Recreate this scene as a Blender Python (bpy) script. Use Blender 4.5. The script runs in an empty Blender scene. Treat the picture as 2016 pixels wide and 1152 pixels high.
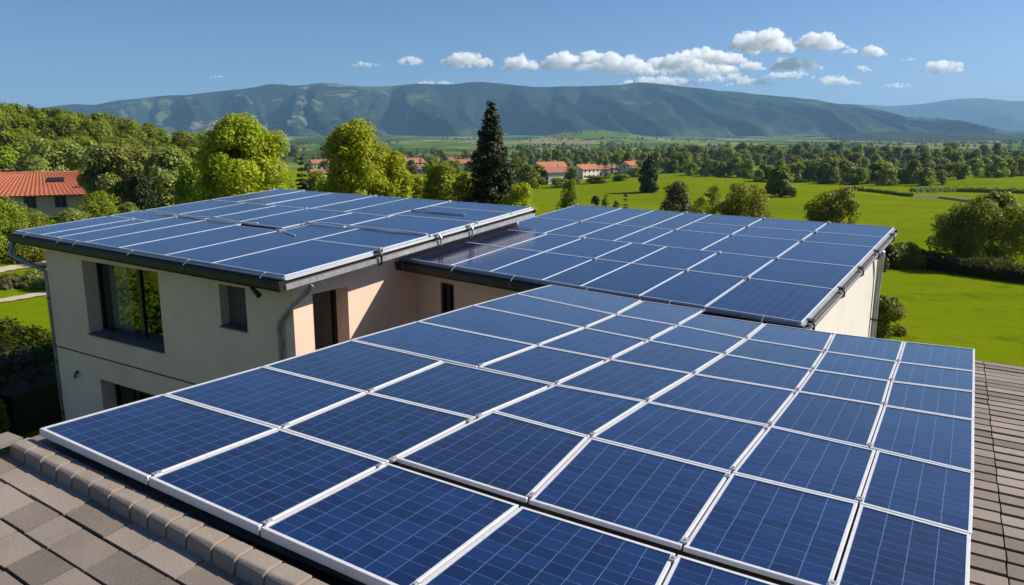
import bpy, math, random
import numpy as np
from mathutils import Vector, Matrix

# ------------------------------------------------------------------ camera, sky, sun, exposure
scn = bpy.context.scene
COL = scn.collection
H = 8.6                                   # the camera floats this far above the lawn
F, CX, CY, HOR = 1517.0, 1008.0, 576.0, 265.0
PITCH = math.atan((CY - HOR) / F)
cam_data = bpy.data.cameras.new('camera')
cam = bpy.data.objects.new('camera', cam_data)
COL.objects.link(cam)
cam.location = (0, 0, H)
cam.rotation_euler = (math.pi / 2 - PITCH, 0, 0)
cam_data.sensor_width = 36.0
cam_data.lens = F / 2016 * 36
cam_data.clip_start = 0.05
cam_data.clip_end = 90000
scn.camera = cam

SUN_AZ, SUN_EL = 78.0, 40.0               # clockwise from straight ahead, above the horizon
world = bpy.data.worlds.new('World')
scn.world = world
world.use_nodes = True
wn = world.node_tree
sky = wn.nodes.new('ShaderNodeTexSky')
sky.sky_type = 'NISHITA'
sky.sun_disc = False
sky.sun_elevation = math.radians(SUN_EL)
sky.sun_rotation = math.radians(SUN_AZ)
sky.air_density = 1.0
sky.dust_density = 8.0
sky.altitude = 2500
sky.ozone_density = 8.0
bg = wn.nodes['Background']
bg.inputs['Strength'].default_value = 0.078
wn.links.new(sky.outputs['Color'], bg.inputs['Color'])

sd = bpy.data.lights.new('sun', 'SUN')
sun = bpy.data.objects.new('sun', sd)
COL.objects.link(sun)
sd.energy = 5.0
sd.angle = math.radians(0.5)
sd.color = (1.0, 0.93, 0.82)
_a, _e = math.radians(SUN_AZ), math.radians(SUN_EL)
sdir = Vector((math.sin(_a) * math.cos(_e), math.cos(_a) * math.cos(_e), math.sin(_e)))
sun.rotation_euler = sdir.to_track_quat('Z', 'Y').to_euler()
sun.location = (60, 10, 60)

scn.view_settings.view_transform = 'Standard'
scn.view_settings.look = 'None'
scn.view_settings.exposure = 0.5
scn.view_settings.gamma = 1.0
scn.render.engine = 'CYCLES'
scn.cycles.max_bounces = 28
scn.cycles.diffuse_bounces = 3
scn.cycles.glossy_bounces = 3
scn.cycles.transparent_max_bounces = 12
scn.cycles.volume_bounces = 28
scn.cycles.use_denoising = True
scn.cycles.sample_clamp_indirect = 6.0

# ------------------------------------------------------------------ helpers
rng = np.random.default_rng(7)


def ray(px, py):
    x, yd = (px - CX) / F, (py - CY) / F
    return np.array([x, math.cos(PITCH) - yd * math.sin(PITCH), -math.sin(PITCH) - yd * math.cos(PITCH)])


def link(o, parent=None):
    COL.objects.link(o)
    if parent is not None:
        o.parent = parent
    return o


def tag(o, label=None, cat=None, group=None, kind=None):
    if label: o['label'] = label
    if cat: o['category'] = cat
    if group: o['group'] = group
    if kind: o['kind'] = kind
    return o


def empty(name, loc=(0, 0, 0), rz=0.0):
    o = bpy.data.objects.new(name, None)
    o.empty_display_size = 0.3
    o.location = loc
    o.rotation_euler = (0, 0, rz)
    COL.objects.link(o)
    return o


def mesh_np(name, verts, faces, mats, midx=None, uvs=None, smooth=False):
    """verts (n,3) array, faces list of lists or (m,k) array."""
    me = bpy.data.meshes.new(name)
    verts = np.asarray(verts, dtype=np.float32)
    if isinstance(faces, np.ndarray):
        m, k = faces.shape
        me.vertices.add(len(verts)); me.vertices.foreach_set('co', verts.ravel())
        me.loops.add(m * k); me.loops.foreach_set('vertex_index', faces.astype(np.int32).ravel())
        me.polygons.add(m)
        me.polygons.foreach_set('loop_start', np.arange(0, m * k, k, dtype=np.int32))
        me.polygons.foreach_set('loop_total', np.full(m, k, dtype=np.int32))
    else:
        me.from_pydata([tuple(map(float, v)) for v in verts], [], [tuple(int(i) for i in f) for f in faces])
    if not isinstance(mats, (list, tuple)): mats = [mats]
    for mt in mats: me.materials.append(mt)
    if midx is not None:
        me.polygons.foreach_set('material_index', np.asarray(midx, dtype=np.int32))
    if uvs is not None:
        l = me.uv_layers.new(name='UVMap')
        l.data.foreach_set('uv', np.asarray(uvs, dtype=np.float32).ravel())
    if smooth:
        me.polygons.foreach_set('use_smooth', np.ones(len(me.polygons), dtype=bool))
    me.update(calc_edges=True)
    me.validate()
    return me


class MB:
    """collects shapes; build() links them as one mesh object"""
    def __init__(self): self.v, self.f, self.m = [], [], []

    def add(self, vs, fs, m=0):
        b = len(self.v)
        self.v += [tuple(map(float, p)) for p in vs]
        self.f += [[i + b for i in f] for f in fs]
        self.m += [m] * len(fs)
        return self

    def frame_box(self, o, ex, ey, ez, x0, x1, y0, y1, z0, z1, m=0):
        o, ex, ey, ez = [np.array(a, float) for a in (o, ex, ey, ez)]
        P = [o + ex * x + ey * y + ez * z for z in (z0, z1) for y in (y0, y1) for x in (x0, x1)]
        return self.add(P, [(0, 2, 3, 1), (4, 5, 7, 6), (0, 1, 5, 4), (2, 6, 7, 3), (0, 4, 6, 2), (1, 3, 7, 5)], m)

    def box(self, x0, x1, y0, y1, z0, z1, m=0):
        return self.frame_box((0, 0, 0), (1, 0, 0), (0, 1, 0), (0, 0, 1), x0, x1, y0, y1, z0, z1, m)

    def prism(self, poly, dvec, m=0):
        n = len(poly)
        a = [np.array(p, float) for p in poly]
        b = [p + np.array(dvec, float) for p in a]
        fs = [list(range(n))[::-1], list(range(n, 2 * n))]
        fs += [[i, (i + 1) % n, n + (i + 1) % n, n + i] for i in range(n)]
        return self.add(a + b, fs, m)

    def tube(self, pts, radii, seg=10, m=0, caps=True):
        pts = [np.array(p, float) for p in pts]
        if np.isscalar(radii): radii = [radii] * len(pts)
        vs, fs = [], []
        prev = None
        for i, p in enumerate(pts):
            d = pts[min(i + 1, len(pts) - 1)] - pts[max(i - 1, 0)]
            d /= np.linalg.norm(d) + 1e-9
            if prev is None:
                a = np.cross(d, (0, 0, 1.0))
                if np.linalg.norm(a) < 1e-3: a = np.cross(d, (1.0, 0, 0))
            else:
                a = prev - d * (prev @ d)
            a /= np.linalg.norm(a) + 1e-9
            prev = a
            b = np.cross(d, a)
            for k in range(seg):
                t = 2 * math.pi * k / seg
                vs.append(p + radii[i] * (a * math.cos(t) + b * math.sin(t)))
        for i in range(len(pts) - 1):
            for k in range(seg):
                k2 = (k + 1) % seg
                fs.append((i * seg + k, i * seg + k2, (i + 1) * seg + k2, (i + 1) * seg + k))
        if caps:
            fs.append(list(range(seg))[::-1])
            fs.append([(len(pts) - 1) * seg + k for k in range(seg)])
        return self.add(vs, fs, m)

    def build(self, name, mats, parent=None, smooth=False, bevel=0.0):
        me = mesh_np(name, np.array(self.v), self.f, mats, self.m, smooth=smooth)
        o = bpy.data.objects.new(name, me)
        link(o, parent)
        if bevel:
            md = o.modifiers.new('bevel', 'BEVEL'); md.width = bevel; md.segments = 2; md.limit_method = 'ANGLE'
        return o


# ------------------------------------------------------------------ materials
class N:
    """tiny node-tree builder"""
    def __init__(self, name):
        self.mat = bpy.data.materials.new(name); self.mat.use_nodes = True
        self.t = self.mat.node_tree
        self.b = self.t.nodes['Principled BSDF']
        self.out = self.t.nodes['Material Output']

    def n(self, typ, **kw):
        nd = self.t.nodes.new(typ)
        for k, v in kw.items():
            setattr(nd, k, v)
        return nd

    def l(self, a, b): self.t.links.new(a, b)

    def coord(self, which='Object'): return self.n('ShaderNodeTexCoord').outputs[which]

    def noise(self, scale, vec=None, detail=4, rough=0.55, dist=0.0):
        nd = self.n('ShaderNodeTexNoise')
        nd.inputs['Scale'].default_value = scale; nd.inputs['Detail'].default_value = detail
        nd.inputs['Roughness'].default_value = rough; nd.inputs['Distortion'].default_value = dist
        if vec is not None: self.l(vec, nd.inputs['Vector'])
        return nd.outputs['Fac']

    def ramp(self, fac, stops):
        nd = self.n('ShaderNodeValToRGB')
        cr = nd.color_ramp
        while len(cr.elements) < len(stops): cr.elements.new(0.5)
        for e, (p, c) in zip(cr.elements, stops):
            e.position = p; e.color = tuple(c) + (1,) if len(c) == 3 else c
        self.l(fac, nd.inputs['Fac'])
        return nd.outputs['Color']

    def val(self, sock, x):
        if hasattr(x, 'is_output'): self.l(x, sock)
        else: sock.default_value = x

    def math(self, op, a, b=None, c=None):
        nd = self.n('ShaderNodeMath', operation=op)
        for i, x in enumerate((a, b, c)):
            if x is not None: self.val(nd.inputs[i], x)
        return nd.outputs[0]

    def mix(self, fac, a, b, mode='MIX'):
        nd = self.n('ShaderNodeMix', data_type='RGBA', blend_type=mode)
        self.val(nd.inputs[0], fac)
        for s, x in ((nd.inputs[6], a), (nd.inputs[7], b)):
            if hasattr(x, 'is_output'): self.l(x, s)
            else: s.default_value = tuple(x) + (1,) if len(x) == 3 else x
        return nd.outputs[2]

    def scale(self, vec, s):
        nd = self.n('ShaderNodeMapping'); self.l(vec, nd.inputs['Vector'])
        nd.inputs['Scale'].default_value = s
        return nd.outputs['Vector']

    def smooth(self, x, lo, hi):
        nd = self.n('ShaderNodeMapRange', interpolation_type='SMOOTHSTEP')
        self.val(nd.inputs['Value'], x)
        nd.inputs['From Min'].default_value = lo; nd.inputs['From Max'].default_value = hi
        return nd.outputs['Result']

    def bump(self, h, strength=0.3, dist=0.02):
        nd = self.n('ShaderNodeBump'); nd.inputs['Strength'].default_value = strength
        nd.inputs['Distance'].default_value = dist
        self.l(h, nd.inputs['Height']); self.l(nd.outputs['Normal'], self.b.inputs['Normal'])

    def set(self, **kw):
        names = dict(base='Base Color', rough='Roughness', metal='Metallic', spec='Specular IOR Level', ior='IOR',
                     coat='Coat Weight', coat_rough='Coat Roughness', alpha='Alpha', trans='Transmission Weight')
        for k, x in kw.items():
            s = self.b.inputs[names[k]]
            if hasattr(x, 'is_output'): self.l(x, s)
            elif isinstance(x, (tuple, list)): s.default_value = tuple(x) + (1,)
            else: s.default_value = x
        return self


def simple(name, base, rough=0.6, metal=0.0, var=0.15, scale=8.0, spec=0.5, bump=0.0):
    m = N(name)
    f = m.noise(scale, m.coord(), 5)
    lo = tuple(c * (1 - var) for c in base); hi = tuple(min(1, c * (1 + var)) for c in base)
    m.set(base=m.ramp(f, [(0.3, lo), (0.7, hi)]), rough=rough, metal=metal, spec=spec)
    if bump: m.bump(m.noise(scale * 6, m.coord(), 4), bump, 0.01)
    return m.mat


def mat_panel():
    m = N('solar_glass')
    uv = m.n('ShaderNodeUVMap').outputs['UV']
    sp = m.n('ShaderNodeSeparateXYZ'); m.l(uv, sp.inputs[0])
    wob = m.math('MULTIPLY', m.math('SUBTRACT', m.noise(6.0, m.coord(), 2), 0.5), 0.06)

    def line(s, w):
        fr = m.math('FRACT', m.math('ADD', m.math('ADD', s, 0.5), wob))
        d = m.math('ABSOLUTE', m.math('SUBTRACT', fr, 0.5))
        return m.math('SUBTRACT', 1.0, m.smooth(d, w * 0.6, w))
    lx, ly = line(sp.outputs['X'], 0.020), line(sp.outputs['Y'], 0.026)
    br = m.smooth(m.noise(9.0, m.coord(), 3), 0.25, 0.62)          # fingers worn or dirty here and there
    lines = m.math('MAXIMUM', m.math('MULTIPLY', lx, 0.75), m.math('MULTIPLY', ly, m.math('ADD', m.math('MULTIPLY', br, 0.45), 0.12)))
    # streaky crystal look, cell by cell
    wn_ = m.n('ShaderNodeTexWhiteNoise', noise_dimensions='3D')
    fl = m.n('ShaderNodeVectorMath', operation='FLOOR'); m.l(uv, fl.inputs[0])
    oi = m.n('ShaderNodeObjectInfo')
    cv = m.n('ShaderNodeCombineXYZ')
    s2 = m.n('ShaderNodeSeparateXYZ'); m.l(fl.outputs[0], s2.inputs[0])
    m.l(s2.outputs['X'], cv.inputs[0]); m.l(s2.outputs['Y'], cv.inputs[1]); m.l(oi.outputs['Random'], cv.inputs[2])
    m.l(cv.outputs[0], wn_.inputs['Vector'])
    streak = m.noise(14.0, m.scale(m.coord(), (1.0, 9.0, 1.0)), 5, 0.65)
    t = m.math('ADD', m.math('MULTIPLY', wn_.outputs['Value'], 0.35), m.math('MULTIPLY', streak, 0.75))
    t = m.math('ADD', t, m.math('MULTIPLY', m.math('SUBTRACT', oi.outputs['Random'], 0.5), 0.30))
    c = m.ramp(t, [(0.22, (0.001, 0.0035, 0.022)), (0.52, (0.002, 0.009, 0.048)), (0.82, (0.004, 0.019, 0.086))])
    c = m.mix(lines, c, (0.11, 0.17, 0.30))
    fleck = m.smooth(m.noise(70.0, m.scale(m.coord(), (1.0, 5.0, 1.0)), 2, 0.5), 0.60, 0.74)
    c = m.mix(m.math('MULTIPLY', fleck, 0.30), c, (0.035, 0.08, 0.20))
    smear = m.smooth(m.noise(3.0, m.scale(m.coord(), (2.6, 0.5, 1.0)), 5, 0.65), 0.50, 0.78)
    c = m.mix(m.math('MULTIPLY', smear, 0.22), c, (0.010, 0.034, 0.115))
    dust = m.smooth(m.noise(2.2, m.coord(), 6, 0.7), 0.52, 0.8)
    c = m.mix(m.math('MULTIPLY', dust, 0.025), c, (0.35, 0.36, 0.38))
    m.set(base=c, rough=m.math('ADD', m.math('MULTIPLY', streak, 0.10), 0.14), spec=0.6, coat=0.38, coat_rough=0.12)
    return m.mat


def mat_foliage(name, dark, light, trans=0.35, hue=0.03, var=0.35, yellow=None):
    m = N(name)
    oi = m.n('ShaderNodeObjectInfo')
    ge = m.n('ShaderNodeNewGeometry')
    f = m.math('ADD', m.math('MULTIPLY', m.noise(0.9, m.coord(), 3), 0.6), m.math('MULTIPLY', ge.outputs['Random Per Island'], 0.4))
    c = m.ramp(f, [(0.28, dark), (0.72, light)])
    hs = m.n('ShaderNodeHueSaturation')
    m.l(c, hs.inputs['Color'])
    m.l(m.math('ADD', m.math('MULTIPLY', m.math('SUBTRACT', oi.outputs['Random'], 0.5), hue * 2), 0.5), hs.inputs['Hue'])
    m.l(m.math('ADD', m.math('MULTIPLY', m.math('SUBTRACT', oi.outputs['Random'], 0.5), var * 2), 1.0), hs.inputs['Value'])
    c = hs.outputs['Color']
    m.set(base=c, rough=0.55, spec=0.25)
    tr = m.n('ShaderNodeBsdfTranslucent')
    tc = m.mix(0.6, c, (0.36, 0.38, 0.02), 'MIX') if yellow is None else m.mix(0.6, c, yellow)
    m.l(tc, tr.inputs['Color'])
    mx = m.n('ShaderNodeMixShader'); mx.inputs[0].default_value = trans
    m.l(m.b.outputs[0], mx.inputs[1]); m.l(tr.outputs[0], mx.inputs[2]); m.l(mx.outputs[0], m.out.inputs['Surface'])
    return m.mat


def mat_tiles(name, base, var=0.25, rough=0.85):
    m = N(name)
    ge = m.n('ShaderNodeNewGeometry')
    f = m.math('ADD', m.math('MULTIPLY', m.noise(1.3, m.coord(), 6, 0.6), 0.5), m.math('MULTIPLY', ge.outputs['Random Per Island'], 0.5))
    lo = tuple(c * (1 - var) for c in base); hi = tuple(c * (1 + var) for c in base)
    c = m.ramp(f, [(0.25, lo), (0.75, hi)])
    sp = m.smooth(m.noise(55.0, m.coord(), 3), 0.55, 0.75)
    c = m.mix(m.math('MULTIPLY', sp, 0.25), c, tuple(x * 1.7 for x in base))
    lich = m.smooth(m.noise(4.5, m.coord(), 6, 0.7), 0.62, 0.72)
    c = m.mix(m.math('MULTIPLY', lich, 0.3), c, (base[0] * .55, base[1] * .55, base[2] * .55))
    m.set(base=c, rough=rough, spec=0.3)
    m.bump(m.noise(60.0, m.coord(), 4), 0.35, 0.01)
    return m.mat


def mat_plaster(name, base):
    m = N(name)
    f = m.noise(0.7, m.coord(), 6, 0.6)
    c = m.ramp(f, [(0.3, tuple(x * .90 for x in base)), (0.7, tuple(min(1, x * 1.05) for x in base))])
    st = m.smooth(m.noise(2.0, m.scale(m.coord(), (2.2, 2.2, 0.25)), 5), 0.55, 0.8)      # rain streaks
    c = m.mix(m.math('MULTIPLY', st, 0.14), c, (base[0] * .6, base[1] * .57, base[2] * .52))
    m.set(base=c, rough=0.9, spec=0.2)
    m.bump(m.noise(90.0, m.coord(), 4), 0.25, 0.006)
    return m.mat


def mat_window(name, tint=(0.55, 0.6, 0.55), fac=0.16):
    m = N(name)
    tr = m.n('ShaderNodeBsdfTransparent'); tr.inputs['Color'].default_value = tint + (1,)
    gl = m.n('ShaderNodeBsdfGlossy'); gl.inputs['Roughness'].default_value = 0.02
    gl.inputs['Color'].default_value = (0.9, 0.95, 0.9, 1)
    pass
    mx = m.n('ShaderNodeMixShader')
    mx.inputs[0].default_value = fac
    m.l(tr.outputs[0], mx.inputs[1]); m.l(gl.outputs[0], mx.inputs[2]); m.l(mx.outputs[0], m.out.inputs['Surface'])
    return m.mat


M = dict(
    panel=mat_panel(),
    alu=simple('aluminium', (0.64, 0.64, 0.65), 0.42, 0.25, 0.07, 20),
    alu_blue=simple('anodised_frame', (0.50, 0.55, 0.65), 0.45, 0.2, 0.1, 20),
    alu_dull=simple('dull_aluminium', (0.42, 0.42, 0.43), 0.45, 0.5, 0.2, 9),
    dark=simple('dark_metal', (0.022, 0.022, 0.024), 0.5, 0.2, 0.3, 6),
    zinc=simple('zinc_pipe', (0.33, 0.335, 0.34), 0.5, 0.4, 0.2, 5),
    plaster=mat_plaster('cream_plaster', (0.84, 0.61, 0.47)),
    white=mat_plaster('white_render', (0.67, 0.63, 0.575)),
    soffit=simple('soffit', (0.05, 0.045, 0.042), 0.8),
    frame=simple('window_frame', (0.012, 0.012, 0.013), 0.4),
    sill=simple('sill_metal', (0.13, 0.13, 0.145), 0.5, 0.2, 0.25, 6),
    glass=mat_window('window_glass'),
    room=simple('room_wall', (0.10, 0.085, 0.07), 0.9),
    curtain=simple('curtain', (0.55, 0.53, 0.50), 0.9, 0, 0.1, 3),
    fabric=simple('chair_fabric', (0.02, 0.02, 0.022), 0.9),
    tile=mat_tiles('brown_concrete_tile', (0.205, 0.168, 0.140), 0.34),
    underlay=simple('roof_underlay', (0.016, 0.014, 0.013), 0.9),
    terracotta=mat_tiles('terracotta_tile', (0.44, 0.150, 0.080), 0.3),
    old_terracotta=mat_tiles('old_terracotta_tile', (0.38, 0.175, 0.11), 0.3),
    housewall=mat_plaster('ochre_plaster', (0.60, 0.52, 0.37)),
    bark=simple('bark', (0.055, 0.042, 0.03), 0.9, 0, 0.4, 6),
    gravel=simple('gravel', (0.42, 0.36, 0.27), 0.95, 0, 0.2, 2, 0.2, 0.4),
    lime=mat_foliage('lime_leaves', (0.230, 0.300, 0.006), (0.500, 0.540, 0.012), 0.5, 0.010, 0.08),
    green=mat_foliage('green_leaves', (0.120, 0.175, 0.009), (0.310, 0.350, 0.018), 0.45, 0.02, 0.30),
    olive=mat_foliage('grey_green_leaves', (0.120, 0.165, 0.034), (0.370, 0.410, 0.095), 0.42, 0.015, 0.2),
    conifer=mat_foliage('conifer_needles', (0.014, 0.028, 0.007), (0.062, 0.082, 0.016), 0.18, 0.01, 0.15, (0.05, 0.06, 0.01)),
    wood=mat_foliage('wood_leaves', (0.080, 0.125, 0.006), (0.270, 0.300, 0.014), 0.45, 0.028, 0.45),
    belt=mat_foliage('belt_leaves', (0.080, 0.130, 0.010), (0.250, 0.300, 0.020), 0.42, 0.025, 0.40),
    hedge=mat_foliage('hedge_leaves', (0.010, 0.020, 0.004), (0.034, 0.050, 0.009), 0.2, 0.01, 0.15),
    brownleaf=mat_foliage('tan_leaves', (0.060, 0.055, 0.018), (0.135, 0.120, 0.040), 0.25, 0.01, 0.1),
)

# ------------------------------------------------------------------ terrain
_pd = [-400, 38, 60, 100, 200, 350, 600, 1000, 2500, 4200, 5200, 40000]
_pz = [0, 0, -1.0, -3.6, -8.6, -12.5, -16.5, -20, -22, -14, 4, 40]


def sstep(t):
    t = np.clip(t, 0, 1)
    return t * t * (3 - 2 * t)


def terrain(x, y):
    x = np.asarray(x, float); y = np.asarray(y, float)
    # left of the house the land stays level, to the right it falls away into the valley
    z = np.interp(y, _pd, _pz)
    lev = sstep((-x - 18) / 26) * sstep((150 - y) / 60)
    z = z * (1 - lev) + 0.3 * lev
    hill = 19.0 * sstep((-x - 52 - 0.02 * y) / 108) * sstep((y - 95) / 90) * (1 - sstep((y - 290) / 190))
    z = z + hill
    z = z + 5.5 * np.exp(-((x - 66) / 50) ** 2 - ((y - 262) / 60) ** 2)
    z = z + 2.0 * np.exp(-((x - 190) / 60) ** 2 - ((y - 330) / 60) ** 2)
    z = z + 46 * np.exp(-((x - 370) / 230) ** 2 - ((y - 3500) / 420) ** 2)
    z = z + 20 * np.exp(-((x + 620) / 300) ** 2 - ((y - 3400) / 500) ** 2)
    far = sstep((y - 70) / 120)
    z = z + far * (0.5 * np.sin(x / 23 + 1.3) * np.sin(y / 31) + 1.1 * np.sin(x / 71 + y / 97))
    return z


def ground(px, py):
    """terrain point under a pixel of the photograph"""
    d = ray(px, py)
    t = np.concatenate([np.linspace(12, 400, 1600), np.geomspace(400, 9000, 1500)])
    P = d[None, :] * t[:, None] + np.array([0, 0, H])
    below = P[:, 2] < terrain(P[:, 0], P[:, 1])
    i = int(np.argmax(below)) if below.any() else len(t) - 1
    return P[i]


def dist(py, px=1008):
    return ground(px, py)[1]


def at(px, y):
    """ground point in the photograph's column px at distance y"""
    zc = y * math.cos(PITCH) + 0.2 * math.sin(PITCH)
    x = (px - CX) / F * y * 1.0
    for _ in range(4):
        z = float(terrain(x, y)) - H
        zc = y * math.cos(PITCH) - z * math.sin(PITCH)
        x = (px - CX) / F * zc
    return np.array([x, y, float(terrain(x, y))])


def ztop(py, y):
    """height of a pixel row at distance y"""
    r = ray(CX, py)
    return H + r[2] / r[1] * y


def mat_ground():
    m = N('meadow_grass')
    pos = m.n('ShaderNodeNewGeometry').outputs['Position']
    sp = m.n('ShaderNodeSeparateXYZ'); m.l(pos, sp.inputs[0])
    big = m.noise(0.018, pos, 5, 0.6)
    small = m.noise(1.1, pos, 6, 0.65)
    fine = m.noise(9.0, pos, 3, 0.6)
    t = m.math('ADD', m.math('MULTIPLY', big, 0.45), m.math('ADD', m.math('MULTIPLY', small, 0.30), m.math('MULTIPLY', fine, 0.25)))
    near = m.ramp(t, [(0.32, (0.082, 0.125, 0.0030)), (0.50, (0.130, 0.175, 0.004)), (0.70, (0.180, 0.215, 0.006))])
    tram = m.noise(0.14, m.scale(pos, (0.12, 1.0, 1.0)), 4, 0.6)
    near = m.mix(m.math('MULTIPLY', m.smooth(tram, 0.48, 0.72), 0.45), near, (0.066, 0.110, 0.003))
    wild = m.smooth(m.noise(0.03, m.scale(pos, (0.6, 1.6, 1.0)), 6, 0.7), 0.46, 0.70)
    near = m.mix(m.math('MULTIPLY', wild, 0.55), near, (0.165, 0.170, 0.018))
    clover = m.smooth(m.noise(0.30, pos, 6, 0.7), 0.55, 0.66)
    near = m.mix(m.math('MULTIPLY', clover, 0.55), near, (0.056, 0.092, 0.003))
    # far valley: a patchwork of fields
    vo = m.n('ShaderNodeTexVoronoi', feature='F1'); vo.inputs['Scale'].default_value = 1.0
    m.l(m.scale(pos, (0.0042, 0.0020, 0.004)), vo.inputs['Vector'])
    s2 = m.n('ShaderNodeSeparateColor'); m.l(vo.outputs['Color'], s2.inputs[0])
    fld = m.ramp(s2.outputs[0], [(0.0, (0.030, 0.060, 0.012)), (0.25, (0.075, 0.130, 0.020)), (0.45, (0.120, 0.170, 0.035)),
                                 (0.62, (0.160, 0.190, 0.050)), (0.78, (0.250, 0.200, 0.085)), (0.93, (0.045, 0.080, 0.018))])
    fld = m.mix(m.smooth(m.noise(0.012, pos, 5, 0.6), 0.52, 0.62), fld, (0.020, 0.040, 0.012))
    k = m.smooth(m.math('ADD', sp.outputs['Y'], m.math('MULTIPLY', m.noise(0.01, pos, 3), 200.0)), 560.0, 760.0)
    m.set(base=m.mix(k, near, fld), rough=1.0, spec=0.0)
    m.bump(m.math('ADD', m.math('MULTIPLY', fine, 0.6), small), 0.6, 0.12)
    return m.mat


def build_ground():
    ys = np.concatenate([np.linspace(-300, 20, 20)[:-1], np.linspace(20, 420, 170)[:-1], np.geomspace(420, 40000, 130)])
    nx = 200
    vs = []
    for y in ys:
        w = 1.25 * (max(y, 0) + 260)
        t = np.linspace(-1, 1, nx)
        xs = w * np.sign(t) * np.abs(t) ** 1.25
        vs.append(np.stack([xs, np.full(nx, y), terrain(xs, np.full(nx, y))], 1))
    vs = np.concatenate(vs)
    ny = len(ys)
    i, j = np.meshgrid(np.arange(ny - 1), np.arange(nx - 1), indexing='ij')
    a = (i * nx + j).ravel()
    fs = np.stack([a, a + 1, a + nx + 1, a + nx], 1)
    o = bpy.data.objects.new('ground', mesh_np('ground', vs, fs, mat_ground(), smooth=True))
    link(o); tag(o, kind='structure')


build_ground()


def ribbon(name, pts, width, lift, mat):
    pts = [np.array(p, float) for p in pts]
    P = []
    for a, b in zip(pts[:-1], pts[1:]):
        for t in np.linspace(0, 1, 24, endpoint=False): P.append(a + (b - a) * t)
    P.append(pts[-1])
    vs, fs = [], []
    for k, p in enumerate(P):
        d = P[min(k + 1, len(P) - 1)] - P[max(k - 1, 0)]
        nrm = np.array([-d[1], d[0]]); nrm /= np.linalg.norm(nrm)
        wv = width * (1 + 0.12 * math.sin(k * 0.7))
        for s in (-1, -.33, .33, 1):
            q = p[:2] + nrm * s * wv / 2
            vs.append((q[0], q[1], float(terrain(q[0], q[1])) + lift))
    for k in range(len(P) - 1):
        for c in range(3):
            fs.append((k * 4 + c, k * 4 + c + 1, k * 4 + c + 5, k * 4 + c + 4))
    o = bpy.data.objects.new(name, mesh_np(name, np.array(vs), fs, mat, smooth=True))
    link(o); tag(o, kind='structure')
    return o


# ------------------------------------------------------------------ mountains
def fractal(x, y, seed, octaves=5, lac=2.0, gain=0.5):
    """value noise on arrays"""
    r = np.random.default_rng(seed)
    tab = r.random((256, 256))
    out = np.zeros_like(x, dtype=float); amp = 1.0; tot = 0
    for o in range(octaves):
        xi = np.floor(x).astype(int); yi = np.floor(y).astype(int)
        fx = x - xi; fy = y - yi
        fx = fx * fx * (3 - 2 * fx); fy = fy * fy * (3 - 2 * fy)
        g = lambda a, b: tab[(a + 37 * o) % 256, (b + 91 * o) % 256]
        v = (g(xi, yi) * (1 - fx) + g(xi + 1, yi) * fx) * (1 - fy) + (g(xi, yi + 1) * (1 - fx) + g(xi + 1, yi + 1) * fx) * fy
        out += v * amp; tot += amp; amp *= gain; x = x * lac; y = y * lac
    return out / tot


def mat_mountain(name, forest, grass, rock, rockamt):
    m = N(name)
    pos = m.n('ShaderNodeNewGeometry').outputs['Position']
    f = m.noise(0.02, pos, 6, 0.65)
    c = m.ramp(f, [(0.35, tuple(x * .6 for x in forest)), (0.65, tuple(x * 1.5 for x in forest))])
    g = m.smooth(m.noise(0.0022, pos, 5, 0.6), 0.56, 0.66)
    c = m.mix(m.math('MULTIPLY', g, 0.75), c, grass)
    sp = m.n('ShaderNodeSeparateXYZ'); m.l(pos, sp.inputs[0])
    # bare rock on the western flank
    west = m.math('MULTIPLY', m.smooth(sp.outputs['X'], -3300.0, -2000.0), m.math('SUBTRACT', 1.0, m.smooth(sp.outputs['X'], -1500.0, -900.0)))
    r = m.smooth(m.noise(0.0042, m.scale(pos, (1.0, 1.0, 2.0)), 6, 0.65), 0.54, 0.62)
    c = m.mix(m.math('MULTIPLY', m.math('MULTIPLY', r, west), rockamt), c, rock)
    low = m.math('SUBTRACT', 1.0, m.smooth(m.math('ADD', sp.outputs['Z'], m.math('MULTIPLY', m.noise(0.004, pos, 4), 120.0)), 70.0, 120.0))
    c = m.mix(m.math('MULTIPLY', low, 0.55), c, grass)
    m.set(base=c, rough=0.95, spec=0.1)
    m.bump(m.noise(0.02, pos, 6, 0.7), 0.9, 45.0)
    return m.mat


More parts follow.
